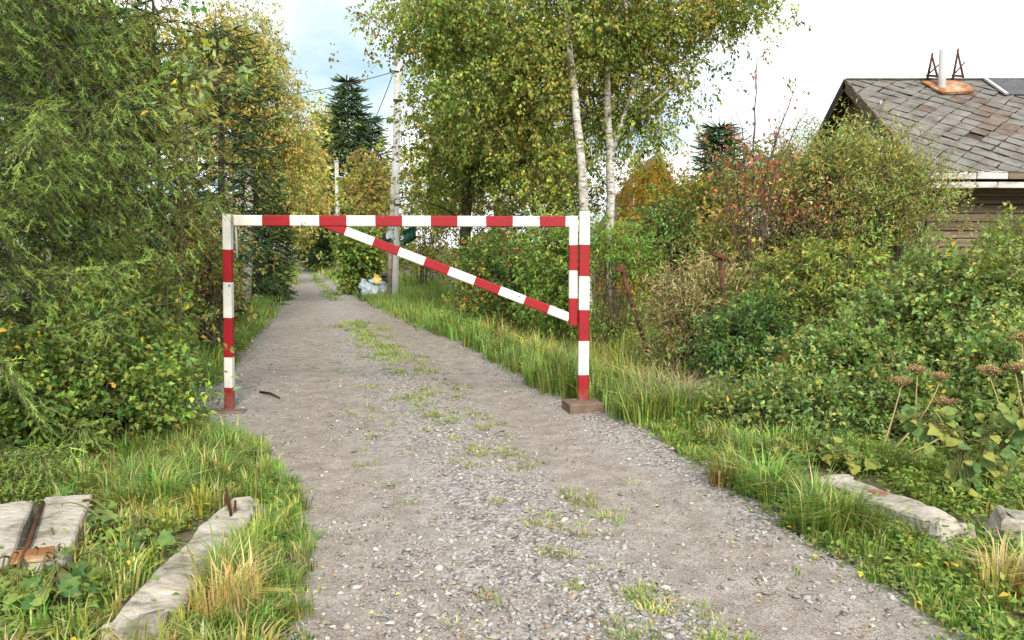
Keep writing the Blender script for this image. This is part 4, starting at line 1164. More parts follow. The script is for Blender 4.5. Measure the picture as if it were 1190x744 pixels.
for i, (px, Y, lobes_, lab, pal) in enumerate((
        (312, 33, [lobe(322, 235, 33, 26, 60, 1.2), lobe(335, 180, 33, 26, 60, 1.2)], 'olive tree on the left of the road beyond the second dark spruce', OLIVES),
        (332, 48, [lobe(340, 235, 48, 20, 55, 1.3), lobe(352, 205, 48, 20, 60, 1.3)], 'yellowish tree on the left where the road narrows', BIRCH_Y),
        (338, 75, [lobe(345, 250, 75, 16, 40, 1.6), lobe(340, 215, 75, 16, 40, 1.6)], 'dark tree closing the left side of the far road', HEDGE))):
    bushy('roadside_tree', lab, 'tree', gbase(px, Y), lobes_, 55, 10, 9, 0.0053 * Y + 0.02, pal, 40 + i,
          trunk=[(*gbase(px, Y), .12), (*at(px + 8, 200, Y), .05)], sig=0.011 * Y, twig_len=0.013 * Y, narrow=0.7, limb_r=0.03)

# --- far end of the road and its right side
for i, (px, Y, lobes_, lab, pal) in enumerate((
        (362, 118, [lobe(355, 262, 118, 22, 28, 3), lobe(372, 240, 118, 22, 40, 3)], 'hazy green trees closing the far end of the road', [(3, (0.14, .17, .09)), (2, OLIVE)]),
        (382, 62, [lobe(384, 268, 62, 14, 26, 1.2), lobe(380, 235, 62, 14, 40, 1.2)], 'yellow-green shrub right of the far road end', [(3, G_LIGHT), (2, YEL), (2, OLIVE)]),
        (372, 70, [lobe(382, 165, 70, 16, 50, 1.8), lobe(372, 215, 70, 16, 40, 1.5)], 'golden tree left of the tall dark spruce', BIRCH_Y),
        (418, 40, [lobe(420, 265, 40, 24, 45, 1.2), lobe(418, 225, 40, 22, 40, 1.2)], 'olive shrub below the dark spruce, left of the utility pole', OLIVES),
        (432, 33, [lobe(432, 250, 33, 26, 62, 1.2), lobe(428, 200, 33, 22, 35, 1.0)], 'brownish shrub just left of the utility pole', [(3, OLIVE), (2, (0.19, .14, .06)), (2, (0.16, .16, .045))]),
        (418, 27.5, [lobe(418, 288, 27.5, 24, 26, .7)], 'low dark green shrub behind the rubbish bags', HEDGE))):
    bushy('far_shrub', lab, 'shrub', gbase(px, Y), lobes_, 50, 10, 9, 0.0046 * Y + 0.02, pal, 50 + i, sig=0.009 * Y, twig_len=0.010 * Y, narrow=0.7, limb_r=0.009)
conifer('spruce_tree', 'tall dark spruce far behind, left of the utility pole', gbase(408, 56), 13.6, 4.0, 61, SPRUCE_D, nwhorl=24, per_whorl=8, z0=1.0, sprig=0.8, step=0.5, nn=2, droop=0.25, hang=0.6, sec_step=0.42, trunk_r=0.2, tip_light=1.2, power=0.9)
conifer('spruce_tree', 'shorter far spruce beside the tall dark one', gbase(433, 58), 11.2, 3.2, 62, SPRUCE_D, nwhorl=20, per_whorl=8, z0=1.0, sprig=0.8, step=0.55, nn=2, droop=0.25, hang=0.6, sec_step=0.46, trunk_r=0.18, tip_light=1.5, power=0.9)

# --- birches behind the barrier
bushy('birch_tree', 'birch with leaning white trunk behind the hinge post', 'tree', gbase(684, 15),
      [lobe(590, 40, 15.2, 115, 100, 1.4), lobe(690, -10, 15.5, 110, 90, 1.3), lobe(560, 130, 15.2, 70, 60, 1.2), lobe(620, 170, 15.3, 52, 45, .9), lobe(505, 15, 15.2, 85, 60, 1.0), lobe(640, -160, 15, 110, 120, 1.6, 2.5), lobe(690, 130, 16.8, 45, 60, .7), lobe(625, 205, 15.5, 52, 40, .9)],
      195, 19, 13, 0.074, BIRCH, 71, trunk=[(*gbase(684, 15), .10), (*at(678, 215, 15), .088), (*at(672, 150, 15), .078), (*at(660, 40, 15), .06), (*at(650, -120, 15), .05), (*at(648, -260, 15), .015)], trunk_mat='birch_bark',
      sig=0.30, twig_len=0.5, droop=0.6, narrow=0.68, limb_r=0.028)
bushy('birch_tree', 'birch with straight white trunk, right of the leaning one', 'tree', gbase(711, 16),
      [lobe(740, 30, 16.4, 75, 70, 1.1), lobe(800, 10, 16, 80, 55, 1.0), lobe(850, 5, 16, 60, 50, .9), lobe(742, 130, 16.6, 40, 70, .8), lobe(770, 100, 16, 30, 40, .6, .15), lobe(830, 70, 16, 40, 30, .5, .08), lobe(730, -130, 16, 110, 120, 1.8, 2.5), lobe(700, 70, 17.4, 70, 95, .8)],
      150, 18, 13, 0.074, [(4, (0.14, .165, .042)), (3, (.165, .17, .05)), (3, G_LIGHT), (1, (.27, .23, .05)), (.3, GOLD)], 72,
      trunk=[[(*gbase(711, 16), .095), (*at(709, 200, 16), .085), (*at(705, 90, 16), .065), (*at(708, -60, 16), .06), (*at(712, -220, 16), .015)],
             [(*at(708, 190, 16), .05), (*at(730, 120, 16.1), .04), (*at(758, 40, 16.2), .025), (*at(775, -40, 16.2), .012)],
             [(*at(745, 130, 16), .03), (*at(790, 95, 16), .022), (*at(840, 45, 16), .010)]], trunk_mat='birch_bark',
      sig=0.28, twig_len=0.5, droop=0.5, narrow=0.68, limb_r=0.022)
bushy('alder_tree', 'dense green tree left of the birches, over the middle of the beam', 'tree', gbase(540, 18.5),
      [lobe(530, 115, 18.5, 55, 75, 1.2), lobe(560, 175, 18.5, 80, 60, 1.3), lobe(512, 200, 18.5, 40, 38, .8), lobe(600, 100, 18.5, 80, 90, 1.4), lobe(535, 20, 18.5, 66, 70, 1.3), lobe(560, -100, 18.5, 90, 80, 1.4, 1.5)],
      165, 17, 13, 0.09, [(4, (.10, .145, .035)), (3, (0.13, .165, .04)), (1, G_DARK), (2, OLIVE), (.4, YEL)], 73, trunk=[(*gbase(540, 18.5), .14), (*at(541, 260, 18.5), .13), (*at(548, 120, 18.5), .09), (*at(550, -100, 18.5), .03)],
      sig=0.36, twig_len=0.5, droop=0.35, narrow=0.7, limb_r=0.035)

bushy('background_tree', 'olive tree in the distance behind the dense green tree', 'tree', gbase(555, 34),
      [lobe(520, 170, 34, 50, 60, 1.6), lobe(590, 150, 34, 60, 75, 1.8), lobe(650, 175, 34, 50, 60, 1.6)],
      75, 13, 11, 0.17, [(4, (.13, .155, .045)), (3, (.17, .175, .05)), (1, YEL)], 74, trunk=[(*gbase(575, 34), .15), (*at(580, 120, 34), .06)], sig=0.5, twig_len=0.55, narrow=0.7, limb_r=0.03)
# --- middle ground, right of the road
mids = (
    (485, 29, [lobe(492, 245, 29, 45, 50, 1.3), lobe(508, 210, 29, 48, 45, 1.2)], 'yellow-green tall shrub right of the utility pole', [(3, (0.17, .18, .045)), (3, OLIVE), (1, YEL)], 'far_shrub'),
    (560, 23, [lobe(555, 240, 23, 65, 55, 1.3), lobe(610, 215, 23, 60, 50, 1.2)], 'yellowish shrub under the dense tree behind the beam', [(3, OLIVE), (2, (0.17, .17, .04)), (1.4, YEL), (1, G_MID)], 'far_shrub'),
    (640, 20, [lobe(655, 215, 20, 60, 55, 1.0), lobe(620, 260, 20, 55, 40, 1.0)], 'green shrub with red-tinged leaves behind the leaning birch', [(3, G_MID), (2, OLIVE), (.6, RED), (.6, GOLD)], 'far_shrub'),
    (600, 14, [lobe(598, 318, 14, 42, 34, .6), lobe(570, 300, 14.3, 40, 28, .6)], 'dark green shrub under the middle of the brace', [(4, G_DARK), (3, G_MID), (.6, YEL), (.4, RED)], 'shrub'),
    (560, 17.5, [lobe(560, 318, 17.5, 42, 24, .6), lobe(575, 294, 17.5, 40, 22, .6)], 'low olive shrub left of the dark one under the brace', OLIVES, 'shrub'),
    (650, 12.5, [lobe(650, 300, 12.5, 42, 55, .6), lobe(640, 345, 12.3, 36, 30, .5)], 'bright green shrub directly behind the hinge stile', [(4, G_MID), (3, G_LIGHT)], 'shrub'),
    (712, 12, [lobe(712, 292, 12, 34, 42, .5), lobe(735, 300, 12, 24, 35, .4)], 'feathery bright green bush right of the hinge post', [(4, G_LIGHT), (3, (0.10, .16, .035))], 'shrub'),
    (770, 14, [lobe(775, 270, 14, 42, 48, .7), lobe(810, 290, 14, 40, 40, .6)], 'dark shrub behind the leaning rusty post', [(3, G_DARK), (2, G_MID), (1, BROWN)], 'shrub'),
    (752, 20, [lobe(755, 218, 20, 52, 50, 1.0), lobe(730, 258, 20, 40, 36, .8), lobe(790, 258, 20, 42, 36, .8)], 'orange-leaved rowan bush right of the birch trunks', [(4, (.50, .27, .05)), (3, (.50, .21, .05)), (3, YEL), (1, OLIVE)], 'rowan'),
    (800, 17.5, [lobe(805, 240, 17.5, 36, 36, .7), lobe(830, 225, 17.5, 30, 30, .6)], 'yellow-green bush between the rowan and the small dark spruce', [(3, OLIVE), (2, YEL), (2, G_MID)], 'shrub'),
    (880, 16, [lobe(885, 205, 16, 40, 45, .8), lobe(920, 225, 16, 38, 40, .8)], 'grey-green bush left of the house gable', [(3, (0.09, .12, .05)), (2, OLIVE), (.5, BROWN)], 'shrub'),
    (850, 12, [lobe(850, 270, 12, 45, 55, .6), lobe(890, 300, 12, 45, 45, .6)], 'olive bush behind the red-leaved sapling', [(3, OLIVE), (2, G_MID), (1, YEL), (.5, BROWN)], 'shrub'),
)
for i, (px, Y, lobes_, lab, pal, nm) in enumerate(mids):
    bushy({'far_shrub': 'tall_shrub', 'rowan': 'rowan_bush'}.get(nm, 'roadside_shrub'), lab, 'shrub', gbase(px, Y), lobes_, 58, 11, 10, 0.0036 * Y + 0.032, pal, 80 + i,
          sig=0.010 * Y + .04, twig_len=0.012 * Y + .08, narrow=0.5 if 'feathery' not in lab else 0.25, limb_r=0.007, upright=0.5 if 'feathery' in lab else 0.1)
conifer('spruce_tree', 'small dark spruce showing left of the red-leaved sapling', gbase(832, 24), 5.4, 1.2, 63, SPRUCE_D, nwhorl=22, per_whorl=9, z0=1.2, sprig=0.36, step=0.34, nn=2, droop=0.2, hang=0.5, sec_step=0.27, trunk_r=0.08, power=0.6)


# sapling with few red leaves against the sky
def sapling():
    rng = np.random.default_rng(95)
    Y = 10.0
    root = empty('bare_sapling', gbase(875, Y), 'nearly bare sapling with sparse red leaves, between birches and house', 'sapling')
    wood, lf = MB(), MB()
    stems = [[(876, 380), (874, 250), (877, 150), (879, 72)], [(870, 380), (858, 230), (853, 145)], [(880, 375), (884, 220), (910, 140), (925, 100)],
             [(874, 370), (866, 200), (862, 150)], [(878, 330), (900, 200), (935, 130)], [(872, 340), (840, 210), (812, 168)]]
    for sidx, s in enumerate(stems):
        P = np.array([at(x, y, Y + 0.15 * math.sin(i + sidx)) for i, (x, y) in enumerate(s)])
        t = np.linspace(0, len(P) - 1, 14); ii = np.minimum(t.astype(int), len(P) - 2); fr = (t - ii)[:, None]
        Q = P[ii] * (1 - fr) + P[ii + 1] * fr + rng.normal(0, 0.01, (14, 3))
        tube(wood, Q, np.linspace(0.022 if sidx == 0 else 0.014, 0.004, 14), 5, (0.10, .065, .05), cap=False)
        for j in range(4, 14):
            for _ in range(2):
                d = unit(rng.normal(0, .6, 3) + [0, 0, .8]); l = rng.uniform(.12, .38)
                sticks(wood, Q[j][None], (Q[j] + d * l)[None], 0.004, 0.002, (0.10, .065, .05))
                m = rng.integers(0, 4) if Q[j][2] > 2.6 else rng.integers(2, 8)
                if m:
                    pp = Q[j] + d * l * rng.uniform(.4, 1, (m, 1)) + rng.normal(0, .02, (m, 3))
                    pal = [(3, (0.22, .07, .06)), (2, (0.30, .10, .06)), (1, OLIVE)] if Q[j][2] > 2.4 else [(3, OLIVE), (2, G_MID), (1, RED), (1, YEL)]
                    leaves(lf, pp, unit(rng.normal(0, .5, (m, 3)) + [0, 0, -.5]), rng.normal(0, 1, (m, 3)), rng.uniform(.05, .09, m), rng.uniform(.028, .045, m), pick(pal, m, rng))
    wood.build('stems', M['twig'], root); lf.build('foliage', M['leaf'], root)


sapling()
bushy('bare_shrub', 'thin bare reddish twigs standing in front of the grey-green bush', 'shrub', gbase(905, 10.3),
      [lobe(905, 235, 10.3, 60, 75, .5), lobe(950, 260, 10.3, 45, 60, .4), lobe(860, 270, 10.3, 40, 60, .4)], 46, 9, 3, 0.055,
      [(3, (.26, .10, .06)), (2, (.20, .15, .06)), (2, PALE)], 96, sig=0.16, twig_len=0.42, narrow=0.5, limb_r=0.007, droop=0.0, upright=1.3, bark=np.array((.11, .06, .045)))
# --- willows in front of the house and the raspberry thicket
bushes = (
    ('willow_shrub', 'tall pale green willow in front of the house gable', (985, 11), [lobe(960, 215, 11, 45, 65, .6), lobe(1000, 190, 11, 34, 62, .5), lobe(975, 280, 11, 60, 50, .6)], 110, 0.062, WILLOW, .26),
    ('willow_shrub', 'willow with yellowing tips below the roof eave', (1055, 10.6), [lobe(1040, 225, 10.6, 36, 72, .5), lobe(1070, 250, 10.6, 34, 50, .4), lobe(1015, 270, 10.6, 45, 50, .5)], 95, 0.062, WILLOW, .26),
    ('willow_shrub', 'reddish-tinged willow left of the gable willow', (920, 11.5), [lobe(915, 225, 11.5, 36, 60, .5), lobe(940, 260, 11.5, 45, 60, .5)], 85, 0.062, [(3, OLIVE), (3, PALE), (1.2, YEL), (.7, RED)], .28),
    ('roadside_shrub', 'yellow-green shrub above the raspberry thicket, left part', (930, 9), [lobe(930, 330, 9, 60, 40, .5), lobe(900, 365, 9, 55, 45, .5), lobe(985, 320, 9, 45, 35, .5)], 90, 0.06, [(3, (0.14, .16, .04)), (3, G_MID), (2, OLIVE), (.7, YEL)], .45),
    ('raspberry_bush', 'tall dark green raspberry bush at the right below the plank wall', (1090, 7.6), [lobe(1085, 345, 7.6, 80, 52, .5), lobe(1120, 400, 7.3, 90, 60, .5), lobe(1040, 400, 7.4, 60, 60, .45), lobe(1165, 350, 7.6, 50, 55, .5)], 260, 0.058, RASP, .6),
    ('raspberry_bush', 'raspberry bush low in the middle of the right thicket', (990, 7.2), [lobe(985, 430, 7.2, 70, 55, .45), lobe(940, 470, 7.0, 60, 42, .4), lobe(1030, 480, 6.6, 60, 45, .4)], 170, 0.055, RASP, .6),
    ('raspberry_bush', 'raspberry bush at the right frame edge beside the vine', (1180, 6.4), [lobe(1170, 440, 6.4, 60, 60, .35), lobe(1200, 500, 6.1, 60, 60, .4), lobe(1110, 500, 6.2, 60, 50, .35)], 140, 0.055, RASP, .6),
    ('nettle_clump', 'dark nettle clump behind the dry grass heap', (860, 8.2), [lobe(858, 415, 8.2, 36, 48, .35), lobe(880, 385, 8.4, 34, 40, .35)], 75, 0.06, [(4, G_DARK), (3, G_MID), (1, (.06, .11, .05))], .42),
    ('nettle_clump', 'mid green nettles in front of the thicket, above the grass', (905, 6.8), [lobe(885, 495, 6.8, 50, 30, .35), lobe(950, 510, 6.5, 50, 28, .3)], 90, 0.052, RASP, .5),
    ('dry_weeds', 'tall pale dry weeds standing right of the leaning rusty post', (805, 9.2), [lobe(800, 370, 9.2, 34, 50, .3), lobe(825, 350, 9.4, 26, 50, .3)], 70, 0.07, [(3, (.20, .18, .09)), (2, DRY), (2, OLIVE), (1, BROWN)], .2),
    ('roadside_shrub', 'small shrub with green leaves beside the wall at the right edge', (1185, 10.8), [lobe(1185, 290, 10.8, 30, 40, .4)], 30, 0.06, [(3, G_LIGHT), (2, OLIVE)], .45),
)
for i, (nm, lab, (px, Y), lobes_, nc, lf_, pal, nar) in enumerate(bushes):
    bushy(nm, lab, 'shrub', gbase(px, Y), lobes_, nc, 14, 11, lf_, pal, 120 + i, sig=0.013 * Y + .05, twig_len=0.24 if nar > .4 else 0.38, narrow=nar, limb_r=0.010, droop=0.1, upright=0.0 if nar > .4 else 0.75, flat=0.75)


# ------------------------------------------------------------------ big-leaved plants: each leaf a piece of its own
def leaf_mesh(name, outline, mats, cup=0.34):
    bm = bmesh.new()
    c = bm.verts.new((0.42, 0, 0))
    ring = [bm.verts.new((x, y, cup * abs(y) - 0.12 * x * x)) for x, y in outline]
    n = len(ring)
    for i in range(n): bm.faces.new([c, ring[i], ring[(i + 1) % n]])
    me = bpy.data.meshes.new(name); bm.to_mesh(me); bm.free(); me.materials.append(mats)
    return me


def big_leaf_mat(name, a, b):
    m, nt, p = new_mat(name)
    tc_ = nt.nodes.new('ShaderNodeTexCoord'); n1 = nt.nodes.new('ShaderNodeTexNoise'); n1.inputs['Scale'].default_value = 3; n1.inputs['Detail'].default_value = 5
    oi = nt.nodes.new('ShaderNodeObjectInfo'); ad = nt.nodes.new('ShaderNodeMath'); ad.operation = 'ADD'
    nt.links.new(tc_.outputs['Object'], n1.inputs['Vector'])
    sc_ = nt.nodes.new('ShaderNodeMath'); sc_.operation = 'MULTIPLY_ADD'; sc_.inputs[1].default_value = 0.9; sc_.inputs[2].default_value = -0.45
    nt.links.new(oi.outputs['Random'], sc_.inputs[0]); nt.links.new(sc_.outputs[0], ad.inputs[0]); nt.links.new(n1.outputs['Fac'], ad.inputs[1])
    r = nt.nodes.new('ShaderNodeValToRGB'); e = r.color_ramp.elements
    e[0].position = 0.2; e[0].color = (*a, 1); e[1].position = 0.85; e[1].color = (*b, 1)
    nt.links.new(ad.outputs[0], r.inputs['Fac']); nt.links.new(r.outputs['Color'], p.inputs['Base Color'])
    p.inputs['Roughness'].default_value = 0.6; p.inputs['Specular IOR Level'].default_value = 0.15
    t = nt.nodes.new('ShaderNodeBsdfTranslucent'); mx = nt.nodes.new('ShaderNodeMixShader'); mx.inputs[0].default_value = 0.3
    nt.links.new(r.outputs['Color'], t.inputs['Color']); nt.links.new(p.outputs['BSDF'], mx.inputs[1]); nt.links.new(t.outputs['BSDF'], mx.inputs[2])
    nt.links.new(mx.outputs['Shader'], nt.nodes['Material Output'].inputs['Surface'])
    return m


M['vine_leaf'] = big_leaf_mat('vine_leaf', (0.10, 0.19, 0.06), (0.36, 0.37, 0.09))
M['weed_leaf'] = big_leaf_mat('weed_leaf', (0.09, 0.19, 0.06), (0.28, 0.36, 0.09))
HEART = [(0, 0), (-.06, .16), (0.05, .36), (.28, .46), (.52, .38), (.78, .20), (1, 0), (.78, -.20), (.52, -.38), (.28, -.46), (.05, -.36), (-.06, -.16)]
LOBED = [(0, 0), (.0, .22), (.12, .50), (.30, .40), (.48, .52), (.58, .30), (.80, .26), (1, 0), (.80, -.26), (.58, -.30), (.48, -.52), (.30, -.40), (.12, -.50), (0, -.22)]


def big_leaved(name, label, cat, base, spots, size, shape, mat, seed, npl, facing=0.5):
    rng = np.random.default_rng(seed)
    root = empty(name, base, label, cat)
    base = np.asarray(base, float)
    me = leaf_mesh('leaf', shape, M[mat])
    st = MB()
    P = in_ellipsoids(spots, npl, rng, 0.6)
    P[:, 2] = np.maximum(P[:, 2], base[2] + 0.08)
    # a few leading stems, leaves on stalks from them
    nst = max(3, npl // 9)
    tips = in_ellipsoids(spots, nst, rng, 0.4); tips[:, 2] = np.maximum(tips[:, 2], base[2] + .15)
    allp = []
    for t_ in tips:
        b = base + np.array([(t_[0] - base[0]) * .4 + rng.normal(0, .05), (t_[1] - base[1]) * .4, 0])
        k_ = np.linspace(0, 1, 8)[:, None]; mid = (b + t_) / 2 + [0, 0, .12]
        q = (1 - k_) ** 2 * b + 2 * k_ * (1 - k_) * mid + k_ * k_ * t_
        tube(st, q, np.linspace(.007, .003, 8), 5, (0.16, .15, .06), cap=False); allp.append(q)
    allp = np.concatenate(allp)
    for p in P:
        i = np.argmin(np.linalg.norm(allp - p, axis=1)); sticks(st, allp[i][None], p[None], .003, .002, (0.16, .16, .06))
        d = Vector(unit(rng.normal(0, .7, 3) + np.array([0, -facing, -0.45])))
        nrm = Vector(unit(rng.normal(0, .45, 3) + np.array([0, -facing, 0.9])))
        y = nrm.cross(d).normalized(); z = d.cross(y)
        o = bpy.data.objects.new('leaf', me); C.objects.link(o); o.parent = root
        s = size * rng.uniform(.65, 1.25)
        m4 = Matrix((d * s, y * s, z * s)).transposed().to_4x4(); m4.translation = Vector(p - base)
        o.matrix_local = m4
    st.build('stems', M['twig'], root, origin=tuple(base))
    return root


big_leaved('climbing_vine', 'vine with large yellow-green heart-shaped leaves above the fallen post', 'vine', gbase(1130, 5.4),
           [lobe(1085, 505, 5.1, 35, 40, .25), lobe(1140, 545, 4.95, 50, 40, .3), lobe(1165, 500, 5.2, 45, 50, .3), lobe(1110, 575, 4.85, 35, 22, .2)], 0.088, HEART, 'vine_leaf', 201, 150)
big_leaved('burdock_plant', 'light green broad-leaved plant at the upper end of the fallen post', 'plant', gbase(935, 5.9),
           [lobe(915, 528, 5.7, 40, 18, .25), lobe(960, 524, 5.6, 40, 18, .25), lobe(1000, 545, 5.3, 25, 12, .2)], 0.095, LOBED, 'vine_leaf', 202, 70, 0.2)
big_leaved('broadleaf_weed', 'broad-leaved weeds in the lower left corner before the slabs', 'plant', gbase(30, 3.9),
           [lobe(35, 695, 3.5, 60, 28, .18), lobe(30, 730, 3.3, 70, 25, .2), lobe(50, 668, 3.75, 45, 14, .12), lobe(100, 710, 3.4, 40, 25, .15)], 0.075, LOBED, 'weed_leaf', 203, 110, 0.2)
big_leaved('broadleaf_weed', 'green weeds between the slab and the broken left post', 'plant', gbase(140, 4.1),
           [lobe(130, 650, 4.1, 40, 24, .2), lobe(165, 660, 4.0, 35, 20, .2), lobe(110, 630, 4.4, 30, 20, .2)], 0.075, LOBED, 'weed_leaf', 204, 50, 0.2)


# ------------------------------------------------------------------ dry umbellifers
def umbel(label, head, foot, Y, r, seed):
    rng = np.random.default_rng(seed)
    f = at(*foot, Y - .05); f[2] = max(gz(f[0], f[1]), min(f[2], 0.6)); t = at(*head, Y)
    root = empty('dry_umbellifer', (f[0], f[1], gz(f[0], f[1])), label, 'plant', 'dry umbellifers in the thicket')
    sm = MB(); mid = (f + t) / 2 + rng.normal(0, .03, 3); k_ = np.linspace(0, 1, 9)[:, None]
    q = (1 - k_) ** 2 * f + 2 * k_ * (1 - k_) * mid + k_ * k_ * t
    q[0, 2] = gz(f[0], f[1])
    tube(sm, q, np.linspace(.009, .004, 9), 6, (0.36, .29, .14)); sm.build('stem', M['twig'], root, smooth=True)
    um = MB(); nr = 24
    a = rng.random(nr) * 6.283; rr_ = r * np.sqrt(rng.random(nr))
    tipd = unit(q[-1] - q[-3])
    ends = t + np.stack([np.cos(a) * rr_, np.sin(a) * rr_, r * .75 - .35 * rr_ ** 2 / r], 1) + tipd * r * .1
    sticks(um, np.repeat(t[None], nr, 0), ends, .0025, .0018, (0.30, .22, .11))
    m = nr * 14; e = np.repeat(ends, 14, 0)
    tips = e + rng.normal(0, 1, (m, 3)) * np.array([.022, .022, .012]) + [0, 0, .018]
    sticks(um, e, tips, .0012, .001, (0.28, .19, .09))
    leaves(um, tips, rng.normal(0, 1, (m, 3)), rng.normal(0, 1, (m, 3)), .0085, .006, pick([(3, (.27, .19, .085)), (2, (.33, .24, .12)), (1, (.17, .12, .06))], m, rng))
    um.build('umbel', M['twig'], root)


umbel('dry brown umbel standing highest above the vine leaves, left group', (1066, 436), (1060, 560), 5.9, 0.052, 1)
umbel('dry pale umbel leaning left, just left of the highest one', (1047, 450), (1020, 570), 5.8, 0.058, 2)
umbel('dry brown umbel at the end of a slanting pale stalk', (1092, 444), (1030, 560), 5.9, 0.056, 3)
umbel('dry brown umbel hanging low over the yellow vine leaves', (1096, 474), (1120, 540), 5.6, 0.058, 4)
umbel('dry umbel on a bare stalk left of the right-edge one', (1150, 438), (1180, 520), 5.7, 0.06, 5)
umbel('dry umbel cut by the right frame edge above the vine', (1180, 434), (1196, 500), 5.7, 0.06, 6)
umbel('small dry umbel high at the right frame edge', (1188, 400), (1192, 480), 6.0, .07, 7)
umbel('yellow-brown umbel alone in the middle of the thicket', (977, 420), (985, 480), 7.0, .10, 8)
umbel('dry umbel behind the nettles left of the yellow-brown one', (912, 424), (902, 470), 7.3, .075, 9)
umbel('fallen dry stalk with umbel in the raspberry thicket', (1100, 505), (1020, 580), 5.5, .06, 10)

# ------------------------------------------------------------------ grass
GR_A = [(4, (0.10, 0.165, 0.035)), (3, (0.14, 0.19, 0.04)), (2, (0.07, 0.125, 0.03)), (1.2, (0.26, 0.24, 0.07)), (0.5, DRY)]
GR_Y = [(3, (0.19, 0.20, 0.045)), (3, (0.26, 0.23, 0.06)), (2, (0.12, .16, .035)), (1.5, DRY)]
GR_D = [(4, (0.115, 0.18, 0.045)), (3, (0.155, 0.22, 0.055)), (1, (0.07, .12, .03)), (.5, YEL)]
AVOID = [(at(150, 775, 3.0)[:2], at(284, 603, 4.66)[:2], 0.17), (at(965, 572, 5.35)[:2], at(1108, 636, 4.22)[:2], 0.22), (at(1147, 620, 4.45)[:2], at(1250, 636, 4.3)[:2], .12)]


def clear_of(x, y):
    ok = np.ones(len(x), bool)
    for A, B, r in AVOID:
        d = B - A; t = np.clip(((x - A[0]) * d[0] + (y - A[1]) * d[1]) / (d @ d), 0, 1)
        ok &= np.hypot(x - A[0] - t * d[0], y - A[1] - t * d[1]) > r
    ok &= ~((x < -2.05) & (x > -4.2) & (y > 3.75) & (y < 4.65) & (x + 0.12 * y < -1.83))     # the slabs
    return ok


def tufts(mb, xy, nb, hmin, hmax, w, pal, rng, rad=0.05, spread=0.55):
    x, y = xy[:, 0], xy[:, 1]
    ok = clear_of(x, y); x, y = x[ok], y[ok]; n = len(x)
    if n == 0: return
    th = rng.uniform(hmin, hmax, n) * np.exp(0.25 * noise2(x * 1.5, y * 1.5, 9))
    tc_ = np.exp(rng.normal(0, .18, (n, 1))) * (1 + rng.normal(0, .1, (n, 3)))
    i = np.repeat(np.arange(n), nb); m = len(i)
    a = rng.random(m) * 6.283; r = np.sqrt(rng.random(m)) * rad * (0.5 + th[i] / hmax)
    P = np.stack([x[i] + np.cos(a) * r, y[i] + np.sin(a) * r, np.zeros(m)], 1); P[:, 2] = height(P[:, 0], P[:, 1]) - 0.01
    l = rng.uniform(.15, 1.0, m) * spread * 1.3
    wind = rng.normal(0, .25, (n, 2))
    lean = np.stack([np.cos(a) * l + wind[i, 0], np.sin(a) * l + wind[i, 1], np.zeros(m)], 1)
    H = th[i] * rng.uniform(.5, 1.12, m)
    blades(mb, P, H, w * rng.uniform(.7, 1.3, m), lean, np.clip(pick(pal, m, rng) * tc_[i], .01, .7), simple=hmin > 0.19 and w > 0.0165)


def verge(side, n, y0, y1, d0, d1, rng, pw=1.0, dpw=1.0):
    y = y0 + (y1 - y0) * rng.random(n) ** pw
    d = d0 + (d1 - d0) * rng.random(n) ** dpw
    u = edge_r(y) + d if side > 0 else edge_l(y) - d
    return np.stack([u - 0.272 * (y - 3.25), y], 1)


